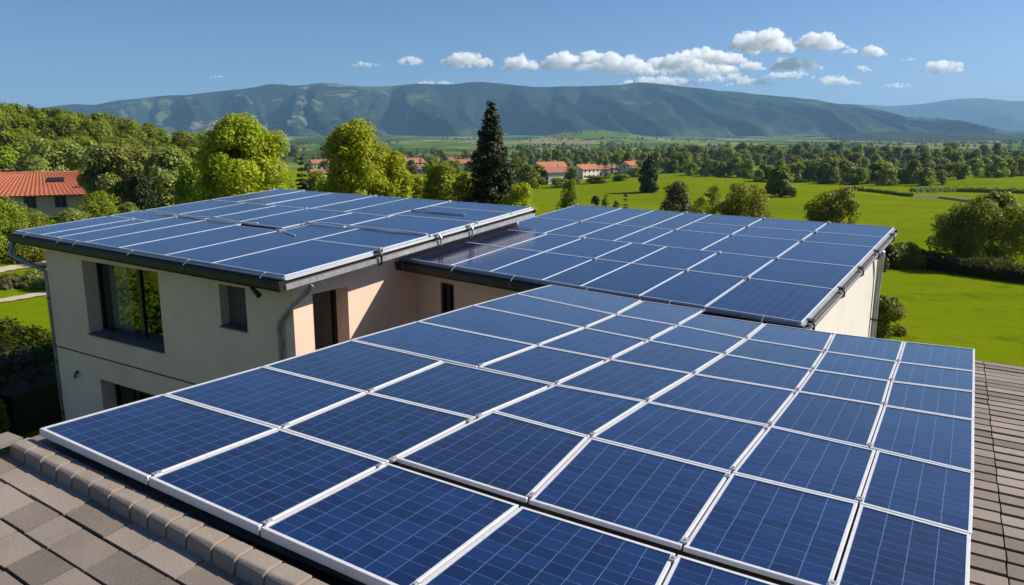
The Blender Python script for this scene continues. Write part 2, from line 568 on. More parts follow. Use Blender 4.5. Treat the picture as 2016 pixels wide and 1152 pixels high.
def mountain(name, sil, ydist, depth, mat, wl, amp, seed, base=-30, nx=640, ny=130, xpad=0):
    sx = np.array([p[0] for p in sil], float); sy = np.array([p[1] for p in sil], float)
    X = (sx - CX) / F * ydist * 1.0 + 0.0
    # height of each silhouette pixel at the ridge distance
    Zr = np.array([ztop(b, ydist) for b in sy])
    xs = np.linspace(X[0] - xpad, X[-1] + xpad, nx)
    zr = np.interp(xs, X, Zr)
    ker = np.ones(9) / 9
    zr = np.convolve(np.pad(zr, 4, 'edge'), ker, 'valid')
    t = np.linspace(0, 1.35, ny)                  # 0 foot, 1 crest, beyond: the back
    XX, TT = np.meshgrid(xs, t, indexing='xy')
    YY = ydist - depth * (1 - TT)
    ZZ = np.tile(zr, (ny, 1))
    warp = (fractal(XX / 1100, YY / 1100, seed, 3) - 0.5) * 520
    n1 = fractal((XX + warp + 0.30 * (YY - ydist)) / wl, YY / 5200, seed + 1, 3, 2.1, 0.42)
    valley = np.clip(1 - np.abs(2 * n1 - 1) * 2.6, 0, 1)                   # gullies cut from the crest to the foot
    n2 = fractal((XX + 0.5 * warp) / (wl * .38), YY / 900, seed + 2, 4)
    tc = np.clip(TT, 0.0, 1)
    expo = 0.72 + amp * valley + 0.55 * (n2 - 0.5)
    prof = np.where(TT <= 1, tc ** np.clip(expo, .45, 4) * (1 - .10 * valley * np.sin(tc * math.pi)), 1 - (TT - 1) * 0.9)
    zz = base + (ZZ - base) * prof
    zz += (fractal(XX / 180, YY / 180, seed + 5, 3) - 0.5) * 16 * np.clip(TT * 3, 0, 1)
    # taper the two ends into the plain
    vs = np.stack([XX.ravel(), YY.ravel(), zz.ravel()], 1)
    i, j = np.meshgrid(np.arange(ny - 1), np.arange(nx - 1), indexing='ij')
    a = (i * nx + j).ravel()
    fs = np.stack([a, a + 1, a + nx + 1, a + nx], 1)
    o = bpy.data.objects.new(name, mesh_np(name, vs, fs, mat, smooth=True))
    link(o); tag(o, kind='structure')
    return o


mountain('mountains', [(-700, 262), (-300, 240), (0, 226), (95, 212), (135, 208), (165, 203), (200, 206), (225, 206), (265, 197), (330, 190), (400, 185), (470, 178), (520, 170),
                       (555, 165), (600, 169), (640, 163), (665, 162), (700, 169), (760, 170), (830, 164), (900, 165), (935, 160), (960, 161),
                       (1005, 167), (1060, 172), (1120, 169), (1180, 168), (1215, 167), (1240, 161), (1270, 162), (1330, 170), (1370, 173), (1400, 179), (1450, 182),
                       (1500, 188), (1540, 191), (1580, 196), (1625, 203), (1660, 206), (1690, 211), (1720, 218), (1760, 229), (1800, 241), (1850, 251), (1900, 258), (1960, 266), (2100, 276)],
         6600, 1900, mat_mountain('forested_mountain', (0.012, 0.027, 0.014), (0.105, 0.140, 0.045), (0.26, 0.22, 0.18), 0.8), 290, 2.4, 11)
mountain('distant_mountains', [(1500, 236), (1600, 214), (1650, 203), (1690, 206), (1740, 209), (1770, 206), (1810, 203), (1840, 196), (1870, 194), (1905, 192), (1940, 196),
                               (1975, 199), (2016, 197), (2080, 199), (2200, 205), (2500, 226)],
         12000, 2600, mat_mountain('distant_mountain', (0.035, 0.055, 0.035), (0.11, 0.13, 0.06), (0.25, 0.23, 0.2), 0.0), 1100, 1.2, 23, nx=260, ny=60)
mountain('foothills', [(1580, 268), (1640, 263), (1700, 260), (1760, 257), (1820, 259), (1880, 262), (1930, 261), (1990, 264), (2016, 262), (2200, 258), (2400, 268)],
         3900, 700, mat_mountain('wooded_foothill', (0.012, 0.026, 0.012), (0.030, 0.050, 0.018), (0.1, 0.1, 0.08), 0.0), 400, .5, 31, base=-30, nx=240, ny=40)

# ------------------------------------------------------------------ haze: the air between here and the mountains
def build_haze():
    mb = MB(); mb.box(-13000, 13000, -300, 15500, -60, 640)
    m = bpy.data.materials.new('haze_air'); m.use_nodes = True
    t = m.node_tree
    t.nodes.remove(t.nodes['Principled BSDF'])
    v = t.nodes.new('ShaderNodeVolumePrincipled')
    v.inputs['Color'].default_value = (0.33, 0.62, 1.0, 1)
    v.inputs['Density'].default_value = 0.000062
    v.inputs['Anisotropy'].default_value = 0.1
    t.links.new(v.outputs[0], t.nodes['Material Output'].inputs['Volume'])
    o = mb.build('haze', m)
    tag(o, kind='stuff')
    return o


build_haze()

# ------------------------------------------------------------------ the white house (two wings) behind
ZH = np.array([0, 0, H])
def nrm(a):
    a = np.array(a, float); return a / np.linalg.norm(a)


class Plane:
    """a sloping roof plane: origin, direction up the slope U, direction along the eave V"""
    def __init__(s, O, U, V):
        s.O, s.U, s.V = np.array(O, float) + ZH, np.array(U, float), np.array(V, float)
        n = np.cross(s.V, s.U); s.N = nrm(n if n[2] > 0 else -n)
        s.Y = nrm(s.U); s.X = nrm(np.cross(s.Y, s.N))

    def p(s, u, v, h=0.0): return s.O + s.U * u + s.V * v + s.N * h


PB = Plane((-4.382, 14.6, -2.664), (0.5414, 0.8381, 0.0668), (-0.8218, 0.5697, 0.0075))
PC = Plane((-2.842, 18.3, -2.868), (0.5536, 0.8303, 0.0636), (0.725, -0.6887, 0.0065))
PA = Plane((-3.752, 5.76, -2.277), (0.501, 0.8641, -0.0478), (0.8578, -0.5135, -0.0215))

hu = nrm((0.543, 0.840, 0)); hv = np.array([-hu[1], hu[0], 0])          # left wing: along its side wall / its front wall
W0 = np.array([-4.476, 15.375, 0.0])                                     # corner of the left wing
cu = nrm((0.5536, 0.8303, 0)); cvv = nrm((0.725, -0.6887, 0)); cn = np.array([-cvv[1], cvv[0], 0])   # right wing
if cn @ cu < 0: cn = -cn
W1 = np.array([-2.842, 18.3, 0]) + cn * 0.55
EZ = np.array([0, 0, 1.0])


def roof_z(pl, P, off):
    """height of a roof plane (lowered by off) above a ground point"""
    o = pl.O + pl.N * off
    return o[2] - (pl.N[0] * (P[0] - o[0]) + pl.N[1] * (P[1] - o[1])) / pl.N[2]


def wall_with_holes(mb, o, ex, en, s0, s1, z0, topf, holes, depth, thick=0.45):
    """a wall face along ex (outward normal -en) with rectangular recesses; each hole is s0,s1,z0,z1"""
    ss = sorted({s0, s1} | {h[0] for h in holes} | {h[1] for h in holes})
    P = lambda s, z, d=0.0: o + ex * s + EZ * z + en * d
    for a, b in zip(ss[:-1], ss[1:]):
        hs = sorted([h for h in holes if h[0] <= a + 1e-6 and h[1] >= b - 1e-6], key=lambda h: h[2])
        z = z0
        for h in hs:
            mb.add([P(a, z), P(b, z), P(b, h[2]), P(a, h[2])], [(0, 1, 2, 3)]); z = h[3]
        mb.add([P(a, z), P(b, z), P(b, topf(P(b, 0))), P(a, topf(P(a, 0)))], [(0, 1, 2, 3)])
    for h in holes:
        a, b, c, d = h
        mb.add([P(a, c), P(b, c), P(b, d), P(a, d), P(a, c, depth), P(b, c, depth), P(b, d, depth), P(a, d, depth)],
               [(0, 1, 5, 4), (1, 2, 6, 5), (2, 3, 7, 6), (3, 0, 4, 7)])


house = empty('house', tuple(W0))
tag(house, 'cream two winged house with low solar roofs, black gutters and deep set windows', 'house')
HOFF = np.array(W0)


def hbuild(mb, name, mats, parent=None, **kw):
    """build in world coordinates, parented to the house"""
    mb.v = [tuple(np.array(p) - HOFF) for p in mb.v]
    return mb.build(name, mats, parent or house, **kw)


DEP = 0.42
BW, BD = 9.73, 8.6                     # left wing: width of the front, depth of the side
holesL = [(4.62, 7.93, 3.47, 5.42), (1.48, 2.37, 4.43, 5.38), (4.62, 7.66, 0.35, 2.26)]
holesR = [(0.53, 1.56, 3.05, 5.32), (0.53, 1.56, 0.10, 2.20)]
topB = lambda P: roof_z(PB, P, -0.30)
topC = lambda P: roof_z(PC, P, -0.24)
mb = MB()
wall_with_holes(mb, W0, hv, hu, 0, BW, -0.4, topB, holesL, DEP)
wall_with_holes(mb, W0, hu, hv, 0, BD, -0.4, topB, holesR, DEP)
for o, ex, L in ((W0 + hv * BW, hu, BD), (W0 + hu * BD, hv, BW)):
    a, b = o, o + ex * L
    mb.add([a - EZ * .4, b - EZ * .4, b + EZ * topB(b), a + EZ * topB(a)], [(0, 1, 2, 3)])
# shallow groove line between the storeys is a slim projecting band
hbuild(mb, 'wall', M['plaster'])
mb = MB(); mb.frame_box(W0, hv, hu, EZ, 0.0, BW, -0.012, 0.0, 2.84, 2.875)
hbuild(mb, 'string_course', M['room'])
CW, CD = 9.84, 6.75
holesC = [(1.04, 1.52, 3.4, 5.17)]
mb = MB()
wall_with_holes(mb, W1, cvv, cn, -0.62, CW, -0.4, topC, holesC, 0.12)
mb2 = MB()
o = W1 + cvv * CW
for a, b in ((o, o + cu * CD), (o + cu * CD, o + cu * CD - cvv * 8.2)):
    mb2.add([a - EZ * .4, b - EZ * .4, b + EZ * topC(b), a + EZ * topC(a)], [(0, 1, 2, 3)])
hbuild(mb, 'wall', M['plaster'])
w2 = hbuild(mb2, 'wall', M['white'])
w2['label'] = 'bright white side wall of the right wing'


def window(o, ex, en, hole, depth, mull, name='window', sill=True, room=True):
    a, b, c, d = hole
    fw = 0.075
    B = lambda m, s0, s1, z0, z1, d0, d1: m.frame_box(o, ex, en, EZ, s0, s1, d0, d1, z0, z1)
    fr = MB()
    B(fr, a, b, c, c + fw, depth - .05, depth + .03); B(fr, a, b, d - fw, d, depth - .05, depth + .03)
    B(fr, a, a + fw, c + fw, d - fw, depth - .05, depth + .03); B(fr, b - fw, b, c + fw, d - fw, depth - .05, depth + .03)
    for mx in mull: B(fr, mx - .06, mx + .06, c + fw, d - fw, depth - .045, depth + .025)
    w = hbuild(fr, name, M['frame'])
    g = MB(); g.add([o + ex * s_ + EZ * z_ + en * depth for s_, z_ in ((a + fw, c + fw), (b - fw, c + fw), (b - fw, d - fw), (a + fw, d - fw))], [(0, 1, 2, 3)])
    hbuild(g, 'pane', M['glass'], w)
    if sill:
        s = MB()
        P = lambda s_, dd, z: o + ex * s_ + en * dd + EZ * z
        s.prism([P(a + .003, -.06, c + .005), P(a + .003, depth - .055, c + .03), P(a + .003, depth - .055, c + .002), P(a + .003, -.06, c - .025)], ex * (b - a - .006))
        hbuild(s, 'sill', M['sill'], w)
    if room:
        r = MB()
        x0, x1, y0, y1, z0, z1 = a - .3, b + .6, depth + .03, depth + 3.2, c - .8, d + .1
        P = lambda s_, dd, z: o + ex * s_ + en * dd + EZ * z
        r.add([P(x0, y0, z0), P(x1, y0, z0), P(x1, y1, z0), P(x0, y1, z0), P(x0, y0, z1), P(x1, y0, z1), P(x1, y1, z1), P(x0, y1, z1)],
              [(0, 1, 2, 3), (4, 5, 6, 7), (2, 3, 7, 6), (0, 3, 7, 4), (1, 2, 6, 5)])
        hbuild(r, 'room', M['room'])
    return w


window(W0, hv, hu, holesL[0], DEP, [6.05])
window(W0, hv, hu, holesL[1], DEP, [])
window(W0, hv, hu, holesL[2], DEP, [6.6, 5.6])
window(W0, hu, hv, holesR[0], DEP, [], 'glass_door', sill=False)
window(W0, hu, hv, holesR[1], DEP, [], 'glass_door', sill=False, room=False)
window(W1, cvv, cn, holesC[0], 0.10, [1.27], sill=False)

# curtain and armchair seen through the large window
def wavy(o, ex, en, s0, s1, z0, z1, d, amp, nw):
    mbc = MB(); k = 40
    vs = []
    for i in range(k + 1):
        t = i / k
        dd = d + amp * math.sin(t * nw * 2 * math.pi)
        for z in (z0, z1): vs.append(o + ex * (s0 + (s1 - s0) * t) + en * dd + EZ * z)
    fs = [(2 * i, 2 * i + 2, 2 * i + 3, 2 * i + 1) for i in range(k)]
    return mbc.add(vs, fs)


cmb = wavy(W0, hv, hu, 6.95, 7.8, 3.5, 5.38, DEP + .22, .035, 6)
c = cmb.build('curtain', M['curtain'])
tag(c, 'pale drawn back curtain hanging inside the large upper window', 'curtain')
ch = empty('armchair', tuple(W0 + hv * 5.2 + hu * 1.15 + EZ * 2.75)); ch.rotation_euler = (0, 0, math.atan2(hv[1], hv[0]) + .4)
tag(ch, 'dark armchair standing inside behind the large upper window', 'armchair')
a = MB(); a.box(-.36, .36, -.36, .36, .26, .50); a.build('seat', M['fabric'], ch, bevel=.05)
a = MB(); a.frame_box((0, .36, .45), (1, 0, 0), (0, 1, .22), (0, -.22, 1), -.42, .42, -.08, .10, 0, .72); a.build('backrest', M['fabric'], ch, bevel=.06)
for s in (-1, 1):
    a = MB(); a.box(s * .44 - .08, s * .44 + .08, -.40, .38, .10, .72); a.build('armrest', M['fabric'], ch, bevel=.05)
for sx in (-1, 1):
    for sy in (-1, 1):
        a = MB(); a.tube([(sx * .34, sy * .30, 0), (sx * .34, sy * .30, .27)], [.018, .025], 8); a.build('leg', M['frame'], ch)

# roofs: deck, soffit, gutters, trims
def quad_slab(pl, u0, u1, v0, v1, h0, h1):
    mbx = MB()
    P = [pl.p(u, v, h) for h in (h0, h1) for u, v in ((u0, v0), (u1, v0), (u1, v1), (u0, v1))]
    return mbx.add(P, [(0, 3, 2, 1), (4, 5, 6, 7), (0, 1, 5, 4), (1, 2, 6, 5), (2, 3, 7, 6), (3, 0, 4, 7)])


BU, BV = 9.22, 11.3
CUU, CV = 9.06, 10.02
hbuild(quad_slab(PB, 0.02, BU, 0.02, BV, -0.29, -0.16), 'roof', M['soffit'])
hbuild(quad_slab(PC, 0.02, CUU, 0.02, CV - .02, -0.23, -0.14), 'roof', M['soffit'])


def gutter(pl, v0, v1, h, r, name='gutter', dropy=0.0):
    """box gutter with a rounded belly along the low eave"""
    prof = [(-.015, .0), (-.02, -.13), (-.035, -.185), (-.075, -.215), (-.13, -.20), (-.155, -.15), (-.16, -.02), (-.175, -.005), (-.165, .012), (-.145, .0), (-.14, -.14), (-.08, -.19), (-.045, -.15), (-.035, .0)]
    vs = [[pl.p(a * r, v, 0) + EZ * (h + b * r) for a, b in prof] for v in (v0, v1)]
    n = len(prof)
    mbx = MB()
    mbx.add(vs[0] + vs[1], [(i, (i + 1) % n, n + (i + 1) % n, n + i) for i in range(n)])
    mbx.add([pl.p(a * r, v0, 0) + EZ * (h + b * r) for a, b in prof[:9]], [tuple(range(9))])
    mbx.add([pl.p(a * r, v1, 0) + EZ * (h + b * r) for a, b in prof[:9]], [tuple(range(9))])
    return hbuild(mbx, name, M['dark'])


gB = gutter(PB, -0.03, BV + .03, -0.085, 1.05)
gC = gutter(PC, -0.05, CV + .06, -0.075, 1.0)
for gg, pl, vs_ in ((gB, PB, (0.55, 3.1, 5.3, 7.8, 8.6, 10.4)), (gC, PC, (0.5, 2.2, 4.0, 5.9, 7.7, 9.4))):
    for v in vs_:
        k = MB()
        k.tube([pl.p(.0, v, .0), pl.p(-.05, v, .005), pl.p(-.172, v, -.075), pl.p(-.178, v, -.16), pl.p(-.165, v, -.24)], .011, 6)
        k.tube([pl.p(-.178, v - .02, -.155), pl.p(-.178, v + .02, -.155)], .02, 6)
        hbuild(k, 'gutter_hook', M['sill'], gg)
# verge trims on the sides and back, and silver edging under the panel frames
def strip(pl, u0, u1, v0, v1, h0, h1, name, mat, parent=None): return hbuild(quad_slab(pl, u0, u1, v0, v1, h0, h1), name, mat, parent)


strip(PB, -.03, BU + .02, -.055, .005, -0.275, -0.175, 'verge_trim', M['alu_dull'])
strip(PB, -.01, BU + .02, BV + .005, BV + .05, -0.275, -0.09, 'verge_trim', M['dark'])
strip(PB, BU + .022, BU + .07, -.05, BV + .05, -0.275, -0.09, 'verge_trim', M['dark'])
strip(PB, -.012, .03, -.02, BV + .02, -0.085, -0.045, 'eave_trim', M['alu'])
strip(PB, .035, BU, -.014, .02, -0.10, -0.045, 'eave_trim', M['alu'])
strip(PC, -.012, .03, -.02, CV + .02, -0.075, -0.045, 'eave_trim', M['alu_dull'])
strip(PC, .035, CUU, CV - .02, CV + .012, -0.085, -0.045, 'eave_trim', M['alu_dull'])
strip(PC, -.03, CUU + .02, CV + .0, CV + .04, -0.235, -0.13, 'verge_trim', M['sill'])
strip(PC, -.03, CUU + .02, -.05, .0, -0.235, -0.09, 'verge_trim', M['dark'])
strip(PC, CUU + .022, CUU + .07, -.05, CV + .05, -0.235, -0.09, 'verge_trim', M['dark'])
# side gutters hanging off the verges, with brackets
mbx = MB(); mbx.tube([PC.p(0.1, CV + .06, -.18), PC.p(CUU - .1, CV + .06, -.16)], .026, 10)
sg = hbuild(mbx, 'side_gutter', M['sill'])
for u in (0.35, 2.6, 4.4, 6.2, 8.3):
    k = MB()
    k.tube([PC.p(u, CV - .02, -.05), PC.p(u, CV + .06, -.06), PC.p(u, CV + .105, -.12), PC.p(u, CV + .10, -.20), PC.p(u, CV + .04, -.24)], .016, 6)
    k.frame_box(PC.p(u, CV + .03, -.06), PC.U, PC.V, PC.N, -.06, .06, -.05, .06, -.02, .02)
    hbuild(k, 'bracket', M['dark'], sg)
for u in (2.62, 4.75, 6.05):
    k = MB()
    k.tube([PB.p(u, .02, -.03), PB.p(u, -.07, -.02), PB.p(u, -.12, -.10), PB.p(u, -.10, -.28), PB.p(u, -.02, -.34)], .026, 7)
    k.frame_box(PB.p(u, -.02, -.03), PB.U, PB.V, PB.N, -.09, .09, -.06, .07, -.03, .025)
    hbuild(k, 'bracket', M['alu_dull'] if u != 2.62 else M['dark'])

# downpipes
def downpipe(pts, r, clips):
    """pts from the gutter down; clips = heights of the wall clips"""
    P = [np.array(p) for p in pts]
    out = [P[0]]
    for a, b, c in zip(P[:-2], P[1:-1], P[2:]):                           # round the elbows
        for t in (0.0, 0.25, 0.5, 0.75, 1.0):
            p0 = b + nrm(a - b) * .12; p2 = b + nrm(c - b) * .12
            out.append((1 - t) ** 2 * p0 + 2 * t * (1 - t) * b + t * t * p2)
    out.append(P[-1])
    k = MB(); k.tube(out, r, 12)
    o_ = hbuild(k, 'downpipe', M['zinc'], smooth=True)
    for z in clips:
        k = MB(); q = np.array([P[-1][0], P[-1][1], z]); k.tube([q - EZ * .02, q + EZ * .02], r * 1.22, 12)
        hbuild(k, 'pipe_clip', M['dark'], o_)


wl = lambda s, d, z: W0 + hv * s - hu * d + EZ * z
wr = lambda s, d, z: W0 + hu * s - hv * d + EZ * z
downpipe([PB.p(.62, -.06, -.33), PB.p(.55, -.02, -.42), wl(-.05, .10, 5.16), wl(.36, .09, 4.78), wl(.38, .07, 0.05)], .050, (4.3, 2.6, 1.0))
downpipe([PB.p(-.09, BV - .15, -.28), wl(BW + .75, .55, 5.42), wl(BW + .07, .0, 4.95), wl(BW + .07, -.0, 0.05)], .055, (4.2, 2.4, 0.9))
o = W1 + cvv * CW
downpipe([PC.p(6.9, CV + .06, -.20), o + cu * (CD - .12) + cvv * .10 + EZ * 5.55, o + cu * (CD - .12) + cvv * .08 + EZ * 5.0, o + cu * (CD - .12) + cvv * .08 + EZ * .05], .06, (4.4, 2.5, 1.0))
# spout under the front gutter near the corner
k = MB(); k.tube([PB.p(-.09, .95, -.27), PB.p(-.07, .93, -.36), PB.p(-.10, .72, -.46)], [.05, .045, .06], 10)
hbuild(k, 'overflow_spout', M['dark'])
# small lamp on the lower front wall, tap on the white side wall
k = MB(); k.tube([wl(8.73, .0, 2.27), wl(8.73, .05, 2.27)], [.05, .05], 10); k.tube([wl(8.73, .05, 2.30), wl(8.73, .09, 2.22), wl(8.73, .10, 2.12)], [.018, .035, .05], 10)
hbuild(k, 'wall_lamp', M['sill'])
k = MB(); q = W1 + cvv * (CW + .0) + cu * 1.0 + EZ * 5.18
k.tube([q, q + cvv * .10, q + cvv * .16 - EZ * .06], [.05, .045, .035], 10)
hbuild(k, 'wall_vent', M['alu_dull'])

# ------------------------------------------------------------------ the tiled house in front
fh = empty('tiled_house', tuple(PA.p(3, 3, 0) * np.array([1, 1, 0])))
tag(fh, 'front house with brown concrete tile roof carrying the nearest solar array', 'house')
FOFF = np.array(fh.location)


def fbuild(mb, name, mats, parent=None, **kw):
    mb.v = [tuple(np.array(p) - FOFF) for p in mb.v]
    return mb.build(name, mats, parent or fh, **kw)


TH = -0.15                                                               # tile tops below the panel tops
rid = lambda v: -0.10 - 0.062 * v                                        # where the ridge runs, in u
UE = 8.86                                                                # back eave
D9 = math.radians(9)
DL = -PA.Y * math.cos(D9) - PA.N * math.sin(D9)                          # down the left slope
VL = nrm(PA.V - 0.062 * PA.U)
NL = nrm(np.cross(DL, VL)); NL = NL if NL[2] > 0 else -NL
LO = PA.p(-0.165, 0, -0.200)


def lp(d, v, h=0.0): return LO + DL * d + VL * v + NL * h


# right slope: underlay and courses of tiles
mb = MB()
mb.add([PA.p(rid(-.25), -.25, TH - .045), PA.p(UE - .03, -.25, TH - .045), PA.p(UE - .03, 13, TH - .045), PA.p(rid(13), 13, TH - .045),
        PA.p(rid(-.25), -.25, TH - .14), PA.p(UE - .03, -.25, TH - .14), PA.p(UE - .03, 13, TH - .14), PA.p(rid(13), 13, TH - .14)],
       [(0, 1, 2, 3), (4, 7, 6, 5), (0, 4, 5, 1), (1, 5, 6, 2), (2, 6, 7, 3), (3, 7, 4, 0)])
mb.add([lp(0, -.3, -.05), lp(7, -.3, -.05), lp(7, 13, -.05), lp(0, 13, -.05), lp(0, -.3, -.14), lp(7, -.3, -.14), lp(7, 13, -.14), lp(0, 13, -.14)],
       [(0, 3, 2, 1), (4, 5, 6, 7), (0, 1, 5, 4), (1, 2, 6, 5), (2, 3, 7, 6), (3, 0, 4, 7)])
fbuild(mb, 'underlay', M['underlay'])
rt = random.Random(5)


def tile(mb, P, d0, d1, v0, v1, jit, th=0.028, rise=0.012):
    """one slab: its lower end (d1) laps over and stands a little proud"""
    j = lambda: rt.uniform(-jit, jit)
    z0, z1 = j(), rise + j()
    zs = [z0 + j() * .5, z1 + j() * .5, z1 + j() * .5, z0 + j() * .5]
    c = [(d0, v0), (d1, v0), (d1, v1), (d0, v1)]
    n_ = 0.006
    top = [P(a + j() * .4, b + j() * .4, z) for (a, b), z in zip(c, zs)]
    bot = [P(a, b, z - th) for (a, b), z in zip(c, zs)]
    mb.add(top + bot, [(0, 1, 2, 3), (0, 4, 5, 1), (1, 5, 6, 2), (2, 6, 7, 3), (3, 7, 4, 0)])


mb = MB()
CO = 0.212
k = 0
u = UE
while u > -0.2:
    v = 5.80
    off = [0, .004, -.003, .002][k % 4]
    while v < 12.8:
        w = (0.83 if v < 6.0 else 1.12)
        if u - CO > rid(v): tile(mb, lambda d, vv, h: PA.p(d, vv, TH + h), u - CO + .004, u - .040, v + off + .005, v + w + off - .005, .0035, .045, .0)
        v += w
    k += 1; u -= CO
# the part under the array shows only along its edges: plain courses
u = UE
while u > 0.1:
    tile(mb, lambda d, vv, h: PA.p(d, vv, TH + h), u - CO, u - .01, -.22, 5.84, .002); u -= CO
fbuild(mb, 'roof', M['tile'])
# left slope: big slabs in broken bond
mb = MB()
CL = 0.245
for k in range(24):
    d0 = k * CL - .02
    v = -.34 - rt.uniform(0, .05); first = True
    while v < 10.5:
        w = rt.choice([.30, .38, .44, .50, .34])
        if first: w = .16 + .22 * (k % 2)
        first = False
        tile(mb, lp, d0 + .006, d0 + CL - .010, v + .007, v + w - .009, .0055, .034, .008)
        v += w
ro = fbuild(mb, 'roof', M['tile'])
# ridge of overlapping angular caps
v = -.12
i = 0
while v < 9.0:
    L = rt.uniform(.20, .27)
    mb = MB()
    wv = [rt.uniform(-.004, .004) for _ in range(8)]
    def cap(vv, e, j0):
        u0 = rid(vv)
        prof = [(.080 + e, -.02), (.075 + e, .040), (.045, .052 + e), (-.065, .048 + e), (-.090 - e, .028), (-.100 - e, -.08), (-.105 - e, -.24)]
        return [PA.p(u0 + .022 + a + wv[(q + j0) % 8] * .6, vv, TH + b + wv[(q + j0 + 3) % 8]) for q, (a, b) in enumerate(prof)]
    A_, B_ = cap(v + .004, 0, 0), cap(v + L - .005, .005, 1)
    n_ = len(A_)
    mb.add(A_ + B_, [(q, q + 1, n_ + q + 1, n_ + q) for q in range(n_ - 1)] + [tuple(range(n_))[::-1], tuple(range(n_, 2 * n_))])
    fbuild(mb, 'ridge_tile', M['tile'], bevel=.010)
    v += L; i += 1
# two slipped tile ends at the head of the ridge
mb = MB()
tile(mb, lambda d, vv, h: PA.p(d, vv, h - .10), -.42, -.06, -.34, -.12, .01, .035)
tile(mb, lambda d, vv, h: PA.p(d, vv, h - .155), -.62, -.30, -.36, -.02, .012, .04)
fbuild(mb, 'verge_tile', M['tile'])
# walls of the tiled house below
mb = MB()
corners = [PA.p(UE - .6, .35, TH - .14), PA.p(UE - .6, 12.6, TH - .14), lp(6.4, 12.6, -.14), lp(6.4, .1, -.14), PA.p(rid(0), .2, TH - .14)]
order = [corners[0], corners[1], corners[2], corners[3], corners[4]]
for a, b in zip(order, order[1:] + order[:1]):
    mb.add([(a[0], a[1], -.4), (b[0], b[1], -.4), b, a], [(0, 1, 2, 3)])
fbuild(mb, 'wall', M['plaster'])
mb = MB()
mb.tube([PA.p(UE + .07, -.25, TH - .09), PA.p(UE + .07, 13, TH - .09)], .07, 10)
fbuild(mb, 'gutter', M['dark'])

# ------------------------------------------------------------------ solar panels: every one a thing of its own
ORD = ['zeroth', 'first', 'second', 'third', 'fourth', 'fifth', 'sixth', 'seventh', 'eighth', 'ninth']
FR, FH = 0.022, 0.040
CELL_U, CELL_V = 0.115, 0.155


def inset(poly, d):
    """move the four sides of a convex quad inwards by d (list of four)"""
    n = len(poly); lines = []
    c = np.mean(poly, 0)
    for i in range(n):
        a, b = np.array(poly[i]), np.array(poly[(i + 1) % n])
        e = (b - a) / np.linalg.norm(b - a); nn = np.array([-e[1], e[0]])
        if nn @ (c - a) < 0: nn = -nn
        lines.append((a + nn * d[i], e))
    out = []
    for i in range(n):
        (p, e), (q, f) = lines[i - 1], lines[i]
        A_ = np.array([e, -f]).T
        t = np.linalg.solve(A_, q - p)
        out.append(p + e * t[0])
    return out


def solar_panel(pl, quad_uv, label, group, gapu=0.009, gapv=0.009, fr=FR, mat='alu', lift=0.0, fh=FH):
    """quad_uv: (u,v) of the corners in order low-left, low-right, high-right, high-left"""
    W = [pl.p(u, v, lift) for u, v in quad_uv]
    c = np.mean(W, 0)
    loc = [np.array([(w - c) @ pl.X, (w - c) @ pl.Y]) for w in W]
    outer = inset(loc, [gapu, gapv, gapu, gapv])
    inner = inset(outer, [fr * 1.25 if fr > .02 else .021, fr, fr * 1.25 if fr > .02 else .021, fr])
    root = bpy.data.objects.new('solar_panel', None); root.empty_display_size = .2
    COL.objects.link(root)
    root.matrix_world = Matrix(((pl.X[0], pl.Y[0], pl.N[0], c[0]), (pl.X[1], pl.Y[1], pl.N[1], c[1]), (pl.X[2], pl.Y[2], pl.N[2], c[2]), (0, 0, 0, 1)))
    root.matrix_world = root.matrix_world @ Matrix.Rotation(rt.uniform(-.0022, .0022), 4, 'X') @ Matrix.Rotation(rt.uniform(-.0022, .0022), 4, 'Y')
    tag(root, label, 'solar panel', group)
    mb = MB()
    r = lambda P, z: [(p[0], p[1], z) for p in P]
    ch = inset(outer, [.003] * 4)
    mb.add(r(outer, -fh) + r(outer, -.003) + r(ch, 0) + r(inner, 0) + r(inner, -.009) + r(inner, -fh),
           [(i + 6 * 0 + 4 * k, (i + 1) % 4 + 4 * k, (i + 1) % 4 + 4 * (k + 1), i + 4 * (k + 1)) for k in range(5) for i in range(4)])
    mb.build('frame', M[mat], root)
    # glass with cell coordinates
    wdt = np.linalg.norm(inner[1] - inner[0]); hgt = np.linalg.norm(inner[3] - inner[0])
    nx, ny = max(2, round(wdt / CELL_V)), max(3, round(hgt / CELL_U))
    K = 4
    vs, uv = [], []
    for j in range(K + 1):
        for i in range(K + 1):
            s, t = i / K, j / K
            p = (1 - t) * ((1 - s) * inner[0] + s * inner[1]) + t * ((1 - s) * inner[3] + s * inner[2])
            vs.append((p[0], p[1], -.006)); uv.append((s * nx, t * ny))
    fs = np.array([(j * (K + 1) + i, j * (K + 1) + i + 1, (j + 1) * (K + 1) + i + 1, (j + 1) * (K + 1) + i) for j in range(K) for i in range(K)])
    uvl = np.array([uv[q] for f in fs for q in f])
    g = bpy.data.objects.new('glass', mesh_np('glass', np.array(vs), fs, M['panel'], uvs=uvl)); link(g, root)
    return root


def add_clamp(root, pos, s=1.0):
    k = MB(); k.box(pos[0] - .022 * s, pos[0] + .022 * s, pos[1] - .035 * s, pos[1] + .035 * s, -.004, .012 * s)
    k.tube([(pos[0], pos[1], .012 * s), (pos[0], pos[1], .020 * s)], .010 * s, 6)
    k.build('clamp', M['alu_dull'], root)


